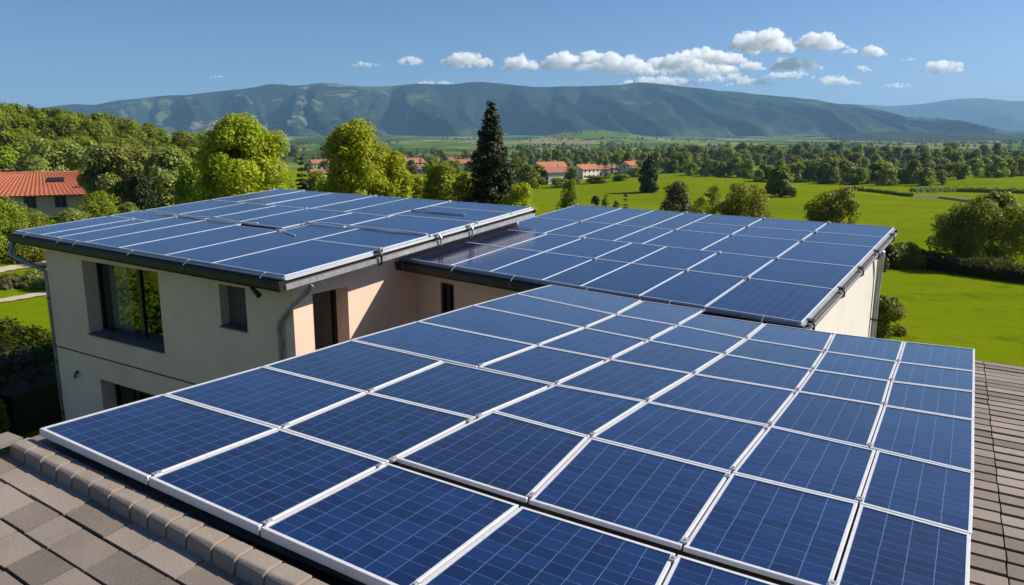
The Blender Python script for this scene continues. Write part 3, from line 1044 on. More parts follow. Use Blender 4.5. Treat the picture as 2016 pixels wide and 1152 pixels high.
# near array: corner points (u, v) in metres on its plane; rows 0..7 from the ridge, columns 0..6 from the left
GA = {(0, 0): (0, 0), (0, 1): (-.074, 1.499), (0, 2): (-.127, 2.663), (0, 3): (-.179, 3.833), (0, 4): (-.231, 5.023), (0, 5): (-.264, 5.75),
      (1, 0): (1.125, -.024), (1, 1): (1.133, 1.483), (1, 2): (1.110, 2.644), (1, 3): (1.075, 3.812), (1, 4): (1.065, 4.895), (1, 5): (1.07, 5.735),
      (2, 0): (2.326, -.062), (2, 1): (2.308, 1.400), (2, 2): (2.330, 2.627), (2, 9): (2.590, 2.640), (2, 3): (2.525, 3.652), (2, 4): (2.499, 4.847), (2, 5): (2.500, 5.735), (2, 6): (2.440, 6.425),
      (3, 0): (3.790, -.150), (3, 1): (3.715, 1.315), (3, 7): (3.745, 1.738), (3, 2): (3.700, 2.716), (3, 3): (3.757, 3.690), (3, 4): (3.790, 4.853), (3, 5): (3.735, 5.740), (3, 8): (3.755, 5.680), (3, 6): (3.680, 6.450),
      (4, 0): (5.186, -.195), (4, 7): (5.060, 1.770), (4, 2): (5.031, 2.760), (4, 3): (5.060, 3.760), (4, 4): (5.113, 4.858), (4, 8): (5.163, 5.680), (4, 6): (5.230, 6.468),
      (5, 0): (6.690, -.258), (5, 7): (6.400, 1.795), (5, 2): (6.280, 2.778), (5, 3): (6.210, 3.799), (5, 4): (6.165, 4.848), (5, 8): (6.225, 5.665), (5, 6): (6.380, 6.484),
      (6, 0): (8.100, -.285), (6, 7): (7.580, 1.775), (6, 2): (7.480, 2.775), (6, 3): (7.280, 3.815), (6, 4): (7.250, 4.825), (6, 8): (7.290, 5.668), (6, 6): (7.420, 6.497),
      (7, 0): (9.396, -.275), (7, 7): (9.070, 1.640), (7, 9): (9.02, 1.66), (7, 2): (9.000, 2.748), (7, 10): (8.56, 2.77), (7, 3): (8.560, 3.789), (7, 4): (8.560, 4.760), (7, 8): (8.671, 5.658), (7, 6): (8.838, 6.513)}
for r in range(7):
    lo = [0, 1, 2, 3, 4, 5, 6] if r < 3 else [0, 7, 2, 3, 4, 8, 6]
    hi = [0, 1, 2, 3, 4, 5, 6] if r < 2 else ([0, 1, 2, 3, 4, 5, 6] if r == 2 else [0, 7, 2, 3, 4, 8, 6])
    ncol = 5 if r == 0 else (5 if r == 1 else 6)
    for c in range(ncol):
        if (r, lo[c]) not in GA or (r, lo[c + 1]) not in GA: continue
        q = [GA[(r, lo[c])], GA[(r, lo[c + 1])], GA[(r + 1, hi[c + 1])], GA[(r + 1, hi[c])]]
        if c == 2 and r == 1: q[3] = GA[(2, 9)]
        if c == 2 and r == 2: q[0] = GA[(2, 9)]
        if r == 1 and c >= 2:                                            # the wide dark gap above the first row
            q = [(q[0][0] + .095, q[0][1]), (q[1][0] + .095, q[1][1]), q[2], q[3]]
        if r == 6 and c == 1: q[3] = (9.04, 1.66); q[2] = (9.02, q[2][1])
        if r == 6 and c == 2: q[3] = (8.56, q[3][1])
        rp = solar_panel(PA, q, f'solar panel of the near array, {ORD[c + 1]} from left in the {ORD[r + 1]} row from the ridge', 'panels of the near array', gapu=.006, gapv=.010 if c < 4 else .005, fh=.060 if r == 0 else .030)
        g = rp.children[1]
        xs = [v.co for v in g.data.vertices]
        if c < 5: add_clamp(rp, (xs[4].x + .03, xs[4].y + .04 + .3 * rng.random() * 0), .9)
        if c % 2 and c < 5: add_clamp(rp, (xs[24].x + .03, xs[24].y - .05), .8)
GA.update({(1, 6): (1.066, 6.40)})
rp = solar_panel(PA, [GA[(1, 5)], GA[(1, 6)], GA[(2, 6)], GA[(2, 5)]], 'solar panel of the near array, sixth from left in the second row from the ridge', 'panels of the near array', .006, .011)

# rails under the near array
for u in (0.35, 0.85, 1.5, 2.1, 3.0, 3.5, 4.3, 4.8, 5.6, 6.2, 7.0, 7.5, 8.1):
    a, b = PA.p(u - .02, .05, -.064), PA.p(u + .2, 6.35, -.064)
    k = MB(); k.prism([a, a + PA.N * -.05, a + PA.N * -.05 + PA.Y * .04, a + PA.Y * .04], b - a)
    r_ = k.build('mounting_rail', M['alu_dull'])
    tag(r_, 'aluminium mounting rail under the near solar array', 'rail', 'rails under the near array')

# left house array (u0,u1,v0,v1)
LB = [  # rows counted from the front gutter, panels from the right verge
    (1, [(0.03, 2.80, 0.03, 2.36), (0.03, 4.38, 2.36, 4.12), (0.03, 3.33, 4.12, 6.0), (0.03, 3.55, 6.0, 7.58), (0.03, 3.55, 7.58, 9.0), (0.03, 2.66, 9.0, 9.84), (0.03, 2.66, 9.84, 11.26)]),
    (2, [(2.83, 4.46, 0.03, 2.36), (4.42, 6.22, 2.95, 4.38), (3.66, 6.24, 4.40, 6.36), (3.62, 6.24, 6.36, 7.80), (3.62, 6.24, 7.80, 9.34), (2.70, 3.55, 9.0, 11.26), (3.62, 6.24, 9.34, 11.26)]),
    (3, [(4.52, 6.47, 0.03, 2.92), (6.49, 8.08, 0.03, 3.02), (6.27, 9.2, 3.06, 4.80), (6.27, 9.2, 4.80, 6.27), (6.27, 9.2, 6.27, 8.35), (6.27, 9.2, 8.35, 9.85), (6.27, 9.2, 9.85, 11.26)]),
    (4, [(8.12, 9.2, 0.03, 3.02)]),
]
for r, lst in LB:
    for c, (u0, u1, v0, v1) in enumerate(lst):
        lab = f'solar panel of the left wing, {ORD[c + 1]} from the right verge in the {ORD[r]} row' if r < 4 else 'solar panel of the left wing in the far right corner of the roof'
        rp = solar_panel(PB, [(u0, v1), (u0, v0), (u1, v0), (u1, v1)], lab, 'panels of the left wing', .003, .004, .011, 'alu_blue')
        if (c + r) % 2: add_clamp(rp, (rp.children[1].data.vertices[4].co.x, rp.children[1].data.vertices[24].co.y), 1.8)
# right house array
VC = [0.0, 2.0, 3.22, 4.71, 5.68, 7.02, 8.35, 10.0]
VC2 = [0.0, 1.84, 3.05, 4.15, 5.0, 6.58, 8.36, 10.0]
UC = [0.03, 2.26, 4.20, 6.28, 9.02]
for r in range(4):
    vv = VC if r < 2 else VC2
    for c in range(7):
        lst = [(UC[r], UC[r + 1])]
        if r == 3 and c >= 4: lst = [(UC[3], 7.55), (7.56, UC[4])]
        for n_, (u0, u1) in enumerate(lst):
            lab = f'solar panel of the right wing, {ORD[c + 1]} from left in row {["one", "two", "three", "four", "five"][r + n_]} from the gutter'
            rp = solar_panel(PC, [(u0, vv[c] + .01), (u0, vv[c + 1] + .01), (u1, vv[c + 1] + .01), (u1, vv[c] + .01)], lab, 'panels of the right wing', .003,
                             .014 if c >= 5 else .005, .012, 'alu_blue')
            if (c + r) % 3 == 0 or c >= 5: add_clamp(rp, (rp.children[1].data.vertices[20].co.x, rp.children[1].data.vertices[20].co.y), 1.8)

# loose cables and rails lying on the left wing's panels
def cable(pl, pts, r, label, mat='alu'):
    P = []
    pts = [np.array(p) for p in pts]
    for a, b in zip(pts[:-1], pts[1:]):
        for t in np.linspace(0, 1, 8, endpoint=False): P.append(a + (b - a) * t)
    P.append(pts[-1])
    P = [pl.p(u, v, h + r) for u, v, h in P]
    k = MB(); k.tube(P, r, 7)
    o_ = k.build('cable', M[mat], smooth=True); tag(o_, label, 'cable', 'cables on the left wing roof')


cable(PB, [(3.72, 11.15, .0), (3.60, 9.6, .03), (3.57, 8.3, .01), (3.62, 7.2, .05), (3.60, 6.3, .0), (3.64, 5.4, .02)], .018, 'long grey cable conduit lying across the left half of the left wing')
cable(PB, [(4.32, 4.4, .0), (4.45, 3.4, .03), (4.50, 2.5, .0), (4.47, 1.2, .02), (4.49, .1, .0)], .018, 'grey cable conduit running to the right verge of the left wing')
cable(PB, [(3.40, 4.35, .0), (3.30, 4.0, .06), (3.20, 3.8, .0), (2.95, 3.1, .0)], .014, 'short loose cable with raised clip in the middle of the left wing', 'alu_blue')
cable(PB, [(7.2, 2.95, .0), (7.35, 2.6, .03), (7.2, 2.2, .0), (7.2, 1.0, .0)], .016, 'dark cable lying near the far right corner of the left wing', 'zinc')

# ------------------------------------------------------------------ trees and shrubs
def leaf_quads(C, nrm_dir, size, r, asp=0.62):
    """rhombic leaf clumps at centres C facing nrm_dir"""
    n = len(C)
    a = np.cross(nrm_dir, r.normal(size=(n, 3)))
    a /= np.linalg.norm(a, axis=1, keepdims=True) + 1e-9
    b = np.cross(nrm_dir, a)
    s = size * r.uniform(.6, 1.35, (n, 1))
    droop = nrm_dir * s * r.uniform(-.25, .25, (n, 1))
    V4 = np.stack([C + a * s, C + b * s * asp + droop, C - a * s, C - b * s * asp - droop], 1).reshape(-1, 3)
    return V4, np.arange(n * 4).reshape(n, 4)


def unit(r, n):
    v = r.normal(size=(n, 3)); return v / np.linalg.norm(v, axis=1, keepdims=True)


def crown_pts(r, prof, h0, h1, R, nclump, nleaf, rc, squash=0.85, up=0.25, lean=(0, 0), gap=0.0):
    """leaf centres and normals for a crown made of clumps; prof(t) = radius share at height t (0 bottom, 1 top)"""
    cc, cr = [], []
    tries = 0
    while len(cc) < nclump and tries < nclump * 30:
        tries += 1
        t = r.random() ** .9
        rad = R * prof(t)
        ang = r.random() * 2 * math.pi
        rr = rad * (0.35 + 0.65 * r.random() ** .45)
        lobes = 1 + .18 * math.sin(3 * ang + 5 * t + R) + .12 * math.sin(5 * ang - 7 * t)
        p = np.array([math.cos(ang) * rr * lobes + lean[0] * t, math.sin(ang) * rr * lobes + lean[1] * t, h0 + (h1 - h0) * t])
        cc.append(p); cr.append(rc * r.uniform(.6, 1.3) * (0.55 + .45 * min(1, prof(t) + .25)))
    cc = np.array(cc); cr = np.array(cr)
    w = cr ** 2; w /= w.sum()
    k = r.choice(len(cc), nleaf, p=w)
    d = unit(r, nleaf)
    d[:, 2] += up; d /= np.linalg.norm(d, axis=1, keepdims=True)
    rad = cr[k] * (0.45 + 0.6 * r.random(nleaf) ** .6)
    C = cc[k] + d * rad[:, None] * np.array([1, 1, squash])
    axis = np.array([lean[0] * .5, lean[1] * .5, (h0 + h1) / 2])
    out = C - axis; out /= np.linalg.norm(out, axis=1, keepdims=True) + 1e-9
    nd = d * .8 + out * .35 + np.array([0, 0, .35]) + r.normal(size=(nleaf, 3)) * .45
    nd /= np.linalg.norm(nd, axis=1, keepdims=True)
    return C, nd, cc


def limb_mesh(r, cc, h_split, h0, trunk_r, top, nl=9, lean=(0, 0)):
    k = MB()
    mid = np.array([lean[0] * .3, lean[1] * .3, h_split])
    k.tube([(0, 0, -.5), (0.02, 0, 0.0), (.03, .01, h_split * .5), mid, (lean[0] * .6, lean[1] * .6, top * .8)],
           [trunk_r * 1.5, trunk_r * 1.15, trunk_r, trunk_r * .8, trunk_r * .15], 9)
    idx = r.choice(len(cc), min(nl, len(cc)), replace=False)
    for i in idx:
        e = cc[i]; s = mid + np.array([0, 0, r.uniform(-.1, .35) * (top - h_split)])
        m_ = (s + e) / 2 + np.array([0, 0, -.08 * np.linalg.norm(e - s)]) + r.normal(size=3) * .12
        k.tube([s, m_, e], [trunk_r * .42, trunk_r * .26, trunk_r * .08], 6)
    return k


round_prof = lambda t: math.sqrt(max(0.0, 1 - (2 * (t * .92 + .04) - 1) ** 2)) ** .8
dome_prof = lambda t: max(.02, 1 - t ** 2.4) ** .5 * (0.70 + .30 * min(1, t * 3.0))
tall_prof = lambda t: max(0.02, 1 - (abs(t - .42) / .60) ** 2.6) ** .5 * (1 - .18 * t)
egg_prof = lambda t: math.sin(math.pi * min(1, (t * .90 + .10)) ** .75) ** .7
cone_prof = lambda t: (1 - t) ** .85


def tree_meshes(name, seed, h, R, mat, prof, nclump, nleaf, rc, leaf, base=.15, trunk=.16, nl=9, up=.25, lean=(0, 0), spires=0):
    r = np.random.default_rng(seed)
    nclump = int(nclump * max(1.0, h / (1.9 * R)))
    C, nd, cc = crown_pts(r, prof, h * base, h - rc * .45, R - rc * .55, nclump, nleaf, rc, up=up, lean=lean)
    if spires:                                                             # shoots that break the outline
        sp = []
        for _ in range(spires):
            b = cc[r.integers(len(cc))]
            if b[2] < h * .5: continue
            L = r.uniform(.4, 1.0) * rc * 1.5
            n_ = max(10, int(nleaf / 220))
            t = r.random(n_)[:, None]
            sp.append(b + np.array([0, 0, rc * .5]) + np.array([r.normal() * .15, r.normal() * .15, 1.0]) * L * t + r.normal(size=(n_, 3)) * rc * .2 * (1.1 - t))
        if sp:
            S = np.concatenate(sp); C = np.concatenate([C, S]); nd = np.concatenate([nd, unit(r, len(S)) + np.array([0, 0, .4])])
            nd /= np.linalg.norm(nd, axis=1, keepdims=True)
    V4, F4 = leaf_quads(C, nd, leaf, r)
    me = mesh_np(name + '_crown', V4, F4, mat)
    k = limb_mesh(r, cc, h * max(base, .12) * 1.2, 0, trunk, h, nl, lean)
    tm = mesh_np(name + '_trunk', np.array(k.v), k.f, M['bark'], smooth=True)
    return me, tm


def conifer_meshes(name, seed, h, R, mat, whorls, per, nneed, leaf, base=.05, power=.85, droop=.28):
    r = np.random.default_rng(seed)
    C, D = [], []
    k = MB()
    k.tube([(0, 0, -.5), (0, 0, h * .3), (0, 0, h * .97)], [R * .075, R * .055, .012], 8)
    for w in range(whorls):
        t = (w + r.random() * .6) / whorls
        z = h * (base + (1 - base) * t)
        L0 = R * (1 - t) ** power + .10
        m_ = max(4, int(per * (1 - t * .55)))
        for b in range(m_):
            ang = 2 * math.pi * (b + r.random() * .8) / m_ + w
            L = L0 * r.uniform(.68, 1.16)
            n_ = max(8, int(nneed * L / R))
            s = r.random(n_) ** .75
            rad = L * s
            zz = z - droop * L * s + .16 * L * s ** 2.5 + r.normal(size=n_) * .035 * R
            wd = (.17 * L * (1.15 - s) + .03 * R) * r.normal(size=n_)
            C.append(np.stack([np.cos(ang) * rad - np.sin(ang) * wd, np.sin(ang) * rad + np.cos(ang) * wd, zz], 1))
            D.append(np.stack([np.cos(ang) * .35 + r.normal(size=n_) * .4, np.sin(ang) * .35 + r.normal(size=n_) * .4, .75 + r.normal(size=n_) * .35], 1))
            if L > R * .3:
                k.tube([(0, 0, z), (math.cos(ang) * L * .8, math.sin(ang) * L * .8, z - droop * L * .8)], [R * .016, R * .005], 5)
    C = np.concatenate(C); D = np.concatenate(D); D /= np.linalg.norm(D, axis=1, keepdims=True)
    V4, F4 = leaf_quads(C, D, leaf, r, .42)
    return mesh_np(name + '_crown', V4, F4, mat), mesh_np(name + '_trunk', np.array(k.v), k.f, M['bark'], smooth=True)


def place_tree(meshes, loc, s=(1, 1, 1), rz=0.0, label='', group=None, name='tree', cat='tree', parts=True):
    if np.isscalar(s): s = (s, s, s)
    if not parts:
        o_ = bpy.data.objects.new(name, meshes[0])
        o_.location = loc; o_.scale = s; o_.rotation_euler = (0, 0, rz)
        COL.objects.link(o_); return tag(o_, label, cat, group)
    t = empty(name, loc, rz); t.scale = s
    tag(t, label, cat, group)
    c_ = bpy.data.objects.new('crown', meshes[0]); link(c_, t)
    b_ = bpy.data.objects.new('trunk', meshes[1]); link(b_, t)
    return t


def tree_at(px, y, pytop, wpx, label, build, name='tree', cat='tree', group=None, rz=0.0):
    """a tree in column px at distance y whose top reaches pixel row pytop and which is wpx wide"""
    g = at(px, y)
    h = ztop(pytop, y) - g[2]
    R = wpx / F * y / 2
    me = build(h, R)
    return place_tree(me, tuple(g), 1.0, rz, label, group, name, cat)


LIME = lambda seed, nl=22000, leaf=.13, nc=95, rcf=.27: (lambda h, R: tree_meshes('lime_tree', seed, h, R, M['lime'], tall_prof, nc, nl, R * rcf, leaf, .10, .2, 12))
DEC = lambda seed, mat, nl=14000, leaf=.14, nc=60, rcf=.36, prof=round_prof, base=.10, sp=0: (lambda h, R: tree_meshes('broad_tree', seed, h, R, M[mat], prof, nc, nl, R * rcf, leaf, base, .18, 9, spires=sp))
CON = lambda seed, nn=70, wh=22, leaf=.14, per=11: (lambda h, R: conifer_meshes('conifer', seed, h, R, M['conifer'], wh, per, nn, leaf))

tree_at(487, 46, 224, 205, 'large lime green broadleaf tree standing behind the left wing roof', LIME(1, 46000, .10), 'broadleaf_tree')
tree_at(706, 50, 236, 150, 'bright lime green broadleaf tree left of the tall dark conifer', LIME(2, 38000, .10), 'broadleaf_tree')
tree_at(778, 52, 300, 100, 'lower lime green tree leaning on the right side of the bright lime tree', LIME(3, 20000, .10), 'broadleaf_tree')
tree_at(968, 50, 198, 182, 'tall dark conifer towering behind the gap between both roofs', CON(4, 170, 32, .15, 16), 'conifer_tree')
tree_at(872, 54, 316, 84, 'small yellow green pointed tree left of the tall dark conifer', DEC(5, 'green', 9000, .12, 40, .4, tall_prof, .05, 20), 'broadleaf_tree')
tree_at(826, 56, 345, 60, 'low green bush tree between the lime trees and the pointed tree', DEC(6, 'lime', 5000, .12, 26, .42), 'broadleaf_tree')
tree_at(603, 60, 305, 56, 'dark narrow conifer between the two bright lime trees', CON(7, 60, 20, .14, 9), 'conifer_tree')
tree_at(636, 64, 338, 62, 'small dull green tree between the two bright lime trees', DEC(8, 'green', 6000, .13, 30, .42), 'broadleaf_tree')
tree_at(1022, 47, 362, 70, 'yellow green shrub at the right foot of the tall dark conifer', DEC(9, 'lime', 6000, .10, 30, .4), 'shrub', 'shrub')
tree_at(915, 49, 342, 55, 'dark green shrub at the left foot of the tall dark conifer', DEC(10, 'green', 5000, .11, 26, .42), 'shrub', 'shrub')

tree_at(236, 78, 284, 128, 'big round grey green tree beside the red roofed house', DEC(12, 'olive', 22000, .17, 75, .30, round_prof, .02), 'broadleaf_tree')
tree_at(337, 76, 290, 104, 'tall round green tree right of the big grey green tree', DEC(13, 'olive', 18000, .16, 70, .30, tall_prof, .02), 'broadleaf_tree')
tree_at(112, 96, 274, 130, 'broad grey green tree behind the red roofed house', DEC(14, 'olive', 17000, .2, 60, .32, round_prof, .02), 'broadleaf_tree')
tree_at(392, 72, 320, 70, 'dark green tree in the shade left of the large lime tree', DEC(15, 'green', 8000, .15, 36, .4), 'broadleaf_tree')
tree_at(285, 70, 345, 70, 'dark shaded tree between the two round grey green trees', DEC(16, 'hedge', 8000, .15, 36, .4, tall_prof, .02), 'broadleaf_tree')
tree_at(12, 110, 282, 60, 'small yellow green tree at the left edge above the red roof', DEC(17, 'wood', 7000, .2, 30, .4), 'broadleaf_tree')
# shrubs in front of the red roofed house and along the garden on the left
for i, (px, y, top, w, mt, lab) in enumerate([
        (205, 64, 372, 95, 'green', 'green shrub at the right corner of the red roofed house'),
        (150, 60, 414, 95, 'olive', 'grey green shrub under the pale wall of the red roofed house'),
        (80, 58, 412, 90, 'green', 'dense green shrub in front of the red roofed house'),
        (20, 55, 388, 100, 'green', 'dark green shrub covering the left end of the red roofed house'),
        (262, 62, 400, 60, 'olive', 'low olive shrub beside the shrub at the house corner'),
        (-30, 52, 395, 120, 'green', 'green shrub cut by the left edge of the picture'),
        (25, 56, 432, 95, 'hedge', 'dark low shrub on the lawn side below the left end of the red roofed house'),
        (85, 55, 452, 85, 'green', 'green shrub just left of the corner downpipe'),
        (55, 53, 470, 90, 'green', 'light green shrub at the edge of the upper gravel path'),
        (-5, 53, 470, 90, 'hedge', 'dark shrub at the left end of the upper gravel path'),
        (150, 52, 440, 80, 'green', 'green shrub behind the left end of the wing roof'),
        (18, 43.5, 546, 70, 'brownleaf', 'russet flowering shrub left of centre between the two gravel paths'),
        (72, 44, 533, 66, 'olive', 'olive shrub beside the downpipe between the two gravel paths'),
        (-40, 43.5, 545, 70, 'green', 'green shrub at the left end of the bed between the gravel paths'),
        (120, 44, 535, 60, 'green', 'green shrub behind the downpipe between the gravel paths')]):
    tree_at(px, y, top, w, lab, DEC(40 + i, mt, 5200, .085, 34, .42, dome_prof, .0), 'shrub', 'shrub')
ribbon('path', [ground(-260, 560), ground(-60, 545), ground(10, 531), ground(90, 520), ground(200, 505)], 1.5, .05, M['gravel'])
ribbon('path', [ground(-260, 618), ground(-60, 602), ground(10, 592), ground(97, 578), ground(200, 566)], 1.05, .05, M['gravel'])


def hedge(name, pts, w, h, label, mat, nper=240, leaf=.10, seed=1):
    """a clipped hedge along a ground line: leafy, with a dark core"""
    r = np.random.default_rng(seed)
    C, D = [], []
    k = MB()
    pts = [np.array(p[:2], float) for p in pts]
    for a, b in zip(pts[:-1], pts[1:]):
        L = np.linalg.norm(b - a); n_ = int(nper * L)
        t = r.random(n_)[:, None]; base = a + (b - a) * t
        nr = np.array([-(b - a)[1], (b - a)[0]]) / L
        side = r.uniform(-1, 1, n_); zz = r.random(n_)
        edge = r.random(n_)
        side = np.where(edge < .62, np.sign(side) * (1 + r.normal(size=n_) * .07), side)
        zz = np.where(edge >= .62, 1 + r.normal(size=n_) * .05, zz)
        hh = h * (1 + .16 * np.sin(base[:, 0] * 1.7 + base[:, 1] * .6) + .10 * np.sin(base[:, 0] * 4.1))
        xy = base + nr * (side * w / 2)[:, None]
        C.append(np.stack([xy[:, 0], xy[:, 1], terrain(xy[:, 0], xy[:, 1]) + zz * hh], 1))
        D.append(np.stack([nr[0] * side, nr[1] * side, zz * .8], 1) + r.normal(size=(n_, 3)) * .5)
        seg = max(2, int(L / 2))
        for q in range(seg):
            p, p2 = a + (b - a) * q / seg, a + (b - a) * (q + 1) / seg
            z0, z1 = float(terrain(*p)), float(terrain(*p2))
            o1 = nr * w * .40
            k.add([(*(p - o1), z0 - .2), (*(p + o1), z0 - .2), (*(p2 + o1), z1 - .2), (*(p2 - o1), z1 - .2),
                   (*(p - o1), z0 + h * .80), (*(p + o1), z0 + h * .80), (*(p2 + o1), z1 + h * .80), (*(p2 - o1), z1 + h * .80)],
                  [(0, 1, 2, 3), (4, 7, 6, 5), (0, 4, 5, 1), (1, 5, 6, 2), (2, 6, 7, 3), (3, 7, 4, 0)])
    C = np.concatenate(C); D = np.concatenate(D); D /= np.linalg.norm(D, axis=1, keepdims=True)
    V4, F4 = leaf_quads(C, D, leaf, r)
    nb = len(k.v)
    fs = [tuple(f) for f in k.f] + [tuple(int(x) + nb for x in f) for f in F4]
    o_ = bpy.data.objects.new(name, mesh_np(name, np.concatenate([np.array(k.v), V4]), fs, M[mat])); link(o_)
    return tag(o_, label, 'hedge')


for x_, y_, h_, sd_, lab_ in ((-24.5, 19.5, 3.2, 81, 'garden shrub beyond the left edge, mirrored in the large window'), (-28, 16.5, 4.2, 82, 'garden tree beyond the left edge, mirrored in the large window'), (-21.5, 17.2, 1.7, 83, 'low garden shrub beyond the left edge, mirrored in the large window')):
    place_tree(tree_meshes('garden_shrub', sd_, h_, h_ * .5, M['green'], dome_prof, 30, 5000, h_ * .2, .10, .0), (x_, y_, 0.2), 1.0, 0.0, lab_, None, 'shrub', 'shrub')
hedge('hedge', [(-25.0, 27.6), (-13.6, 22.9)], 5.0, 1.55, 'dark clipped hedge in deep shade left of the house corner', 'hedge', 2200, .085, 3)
tree_at(-6, 20.5, 785, 60, 'bright green shrub tip at the left edge beside the front roof', DEC(70, 'green', 3500, .05, 22, .4), 'shrub', 'shrub')

# the meadow on the right
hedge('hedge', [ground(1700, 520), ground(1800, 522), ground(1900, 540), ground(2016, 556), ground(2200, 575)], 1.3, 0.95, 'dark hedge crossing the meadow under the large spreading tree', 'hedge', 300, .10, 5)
tree_at(1942, 54, 377, 190, 'large spreading tree above the dark hedge at the right edge', DEC(20, 'green', 28000, .10, 95, .25, egg_prof, .12), 'broadleaf_tree')
tree_at(1772, 55, 478, 84, 'rounded shrub clump beside the corner of the right wing roof', DEC(21, 'green', 7000, .09, 34, .4, dome_prof, .0), 'shrub', 'shrub')
tree_at(1732, 53, 470, 60, 'dark shrub half hidden behind the right wing roof corner', DEC(22, 'hedge', 5000, .09, 30, .4, dome_prof, .0), 'shrub', 'shrub')
tree_at(1738, 33, 582, 92, 'leafy young tree beside the white side wall of the right wing', DEC(23, 'green', 9000, .065, 44, .33, tall_prof, .0), 'broadleaf_tree')
tree_at(1636, 74, 369, 100, 'round green tree behind the far edge of the right wing roof', DEC(24, 'green', 12000, .12, 50, .32, round_prof, .02), 'broadleaf_tree')
tree_at(1463, 70, 361, 92, 'dark green bush tree behind the middle of the right wing roof', DEC(25, 'green', 11000, .11, 48, .32, round_prof, .0), 'broadleaf_tree')
tree_at(1400, 84, 366, 36, 'small round green bush beside the tan trees', DEC(26, 'green', 3000, .11, 22, .42), 'shrub', 'shrub')
tree_at(1330, 76, 357, 72, 'tan and olive bush tree with thin crown', DEC(27, 'brownleaf', 8000, .11, 44, .33, dome_prof, .02), 'broadleaf_tree')
tree_at(1378, 70, 388, 60, 'low yellow green bush next to the tan bush tree', DEC(28, 'lime', 4500, .10, 26, .4, dome_prof, .0), 'shrub', 'shrub')
tree_at(1425, 76, 392, 50, 'low tan bush before the dark green bush tree', DEC(29, 'brownleaf', 3500, .10, 22, .42, dome_prof, .0), 'shrub', 'shrub')
tree_at(1120, 78, 354, 44, 'slim yellow green tree left of the small row of bushes', DEC(30, 'green', 6500, .10, 60, .40, tall_prof, .0), 'broadleaf_tree')
tree_at(1170, 74, 386, 30, 'small dark bush at the left end of the small row', DEC(31, 'hedge', 2600, .09, 18, .42, dome_prof), 'shrub', 'shrub')
tree_at(1192, 75, 384, 24, 'small green bush in the middle of the small row', DEC(32, 'green', 2200, .09, 16, .42, tall_prof), 'shrub', 'shrub')
tree_at(1229, 74, 374, 24, 'small dark pointed conifer at the right end of the small row', CON(33, 40, 14, .10, 8), 'conifer_tree')
tree_at(1210, 73, 396, 28, 'low dark bush between the bush and the pointed conifer of the small row', DEC(34, 'hedge', 2200, .09, 16, .42, dome_prof), 'shrub', 'shrub')

yb = dist(379, 1277)
tree_at(1277, yb, 313, 36, 'dark upright cypress like tree alone on the meadow slope', DEC(35, 'conifer', 9000, .28, 50, .42, tall_prof, .0, 25), 'conifer_tree')
yb = dist(388, 1535)
tree_at(1535, yb, 325, 56, 'round dark green tree alone in the middle of the meadow', DEC(36, 'belt', 9000, .34, 50, .34, egg_prof, .0), 'broadleaf_tree')
yb = dist(362, 1628)
tree_at(1628, yb, 309, 48, 'loose yellow green tree at the upper edge of the meadow', DEC(37, 'green', 8000, .42, 46, .34, tall_prof, .02, 20), 'broadleaf_tree')
hedge('hedge', [ground(1672, 374), ground(1740, 381), ground(1795, 388)], 1.6, 1.1, 'low field hedge left of the stone field wall on the upper meadow', 'belt', 60, .25, 6)
hedge('hedge', [ground(1795, 379), ground(1880, 378), ground(2030, 382)], 1.8, 1.5, 'field hedge along the far edge of the upper meadow', 'belt', 50, .28, 8)
pts = [ground(1795, 390), ground(1850, 391), ground(1890, 396), ground(1922, 400)]
k = MB()
for a, b in zip(pts[:-1], pts[1:]):
    n_ = int(np.linalg.norm(b - a) / .7)
    for q in range(n_):
        p = a + (b - a) * (q + .5) / n_
        e = nrm((b - a)[:2].tolist() + [0]); f_ = np.array([-e[1], e[0], 0])
        zz = float(terrain(p[0], p[1]))
        k.frame_box((p[0], p[1], zz), e, f_, EZ, -.36 + rng.uniform(-.02, .02), .34, -.22, .22 + rng.uniform(-.04, .04), -.2, .62 + rng.uniform(-.1, .1))
tag(k.build('field_wall', M['gravel']), 'low pale stone field wall running down the upper meadow', 'wall')

# prototypes for the woods and the tree belts
PW = [tree_meshes('wood_tree', 100 + i, 9.0, 4.2, M['wood'], p, 26, 2600, 1.7, .36, .0, .2, 3) for i, p in enumerate((round_prof, dome_prof, tall_prof, egg_prof))]
PB_ = [tree_meshes('belt_tree', 120 + i, 10.0, 4.0, M['belt'], p, 24, 1700, 1.7, .46, .02, .2, 3) for i, p in enumerate((round_prof, dome_prof, tall_prof, egg_prof))]
PCN = [conifer_meshes('belt_conifer', 140 + i, 12.0, 2.6 + .5 * i, M['conifer'], 13, 8, 22, .42) for i in range(2)]
PL = [tree_meshes('valley_tree', 160 + i, 10.0, 4.5, M['belt'], p, 14, 420, 2.0, .85, .0, .2, 2) for i, p in enumerate((round_prof, dome_prof, tall_prof))]

# the wooded hill on the left
rw = np.random.default_rng(77)
cnt = 0
pts = []
while cnt < 300 and len(pts) < 20000:
    pts.append(0)
    y = rw.uniform(100, 300); px = rw.uniform(-130, 455)
    x = (px - CX) / F * y
    zg = float(terrain(x, y))
    hl = 21 * float(sstep((-x - 52 - 0.02 * y) / 108) * sstep((y - 95) / 90))
    if hl < .6: continue
    if y < 118 and px < 190: continue
    s = rw.uniform(.66, 1.05)
    me = PW[rw.integers(4)] 
    place_tree(me, (x, y, zg - .4), (s * rw.uniform(.85, 1.2), s * rw.uniform(.85, 1.2), s * rw.uniform(.85, 1.15)), rw.uniform(0, 6.28),
               'round green tree in the wood covering the hill on the left', 'trees of the hillside wood', 'wood_tree', 'tree', parts=False)
    cnt += 1

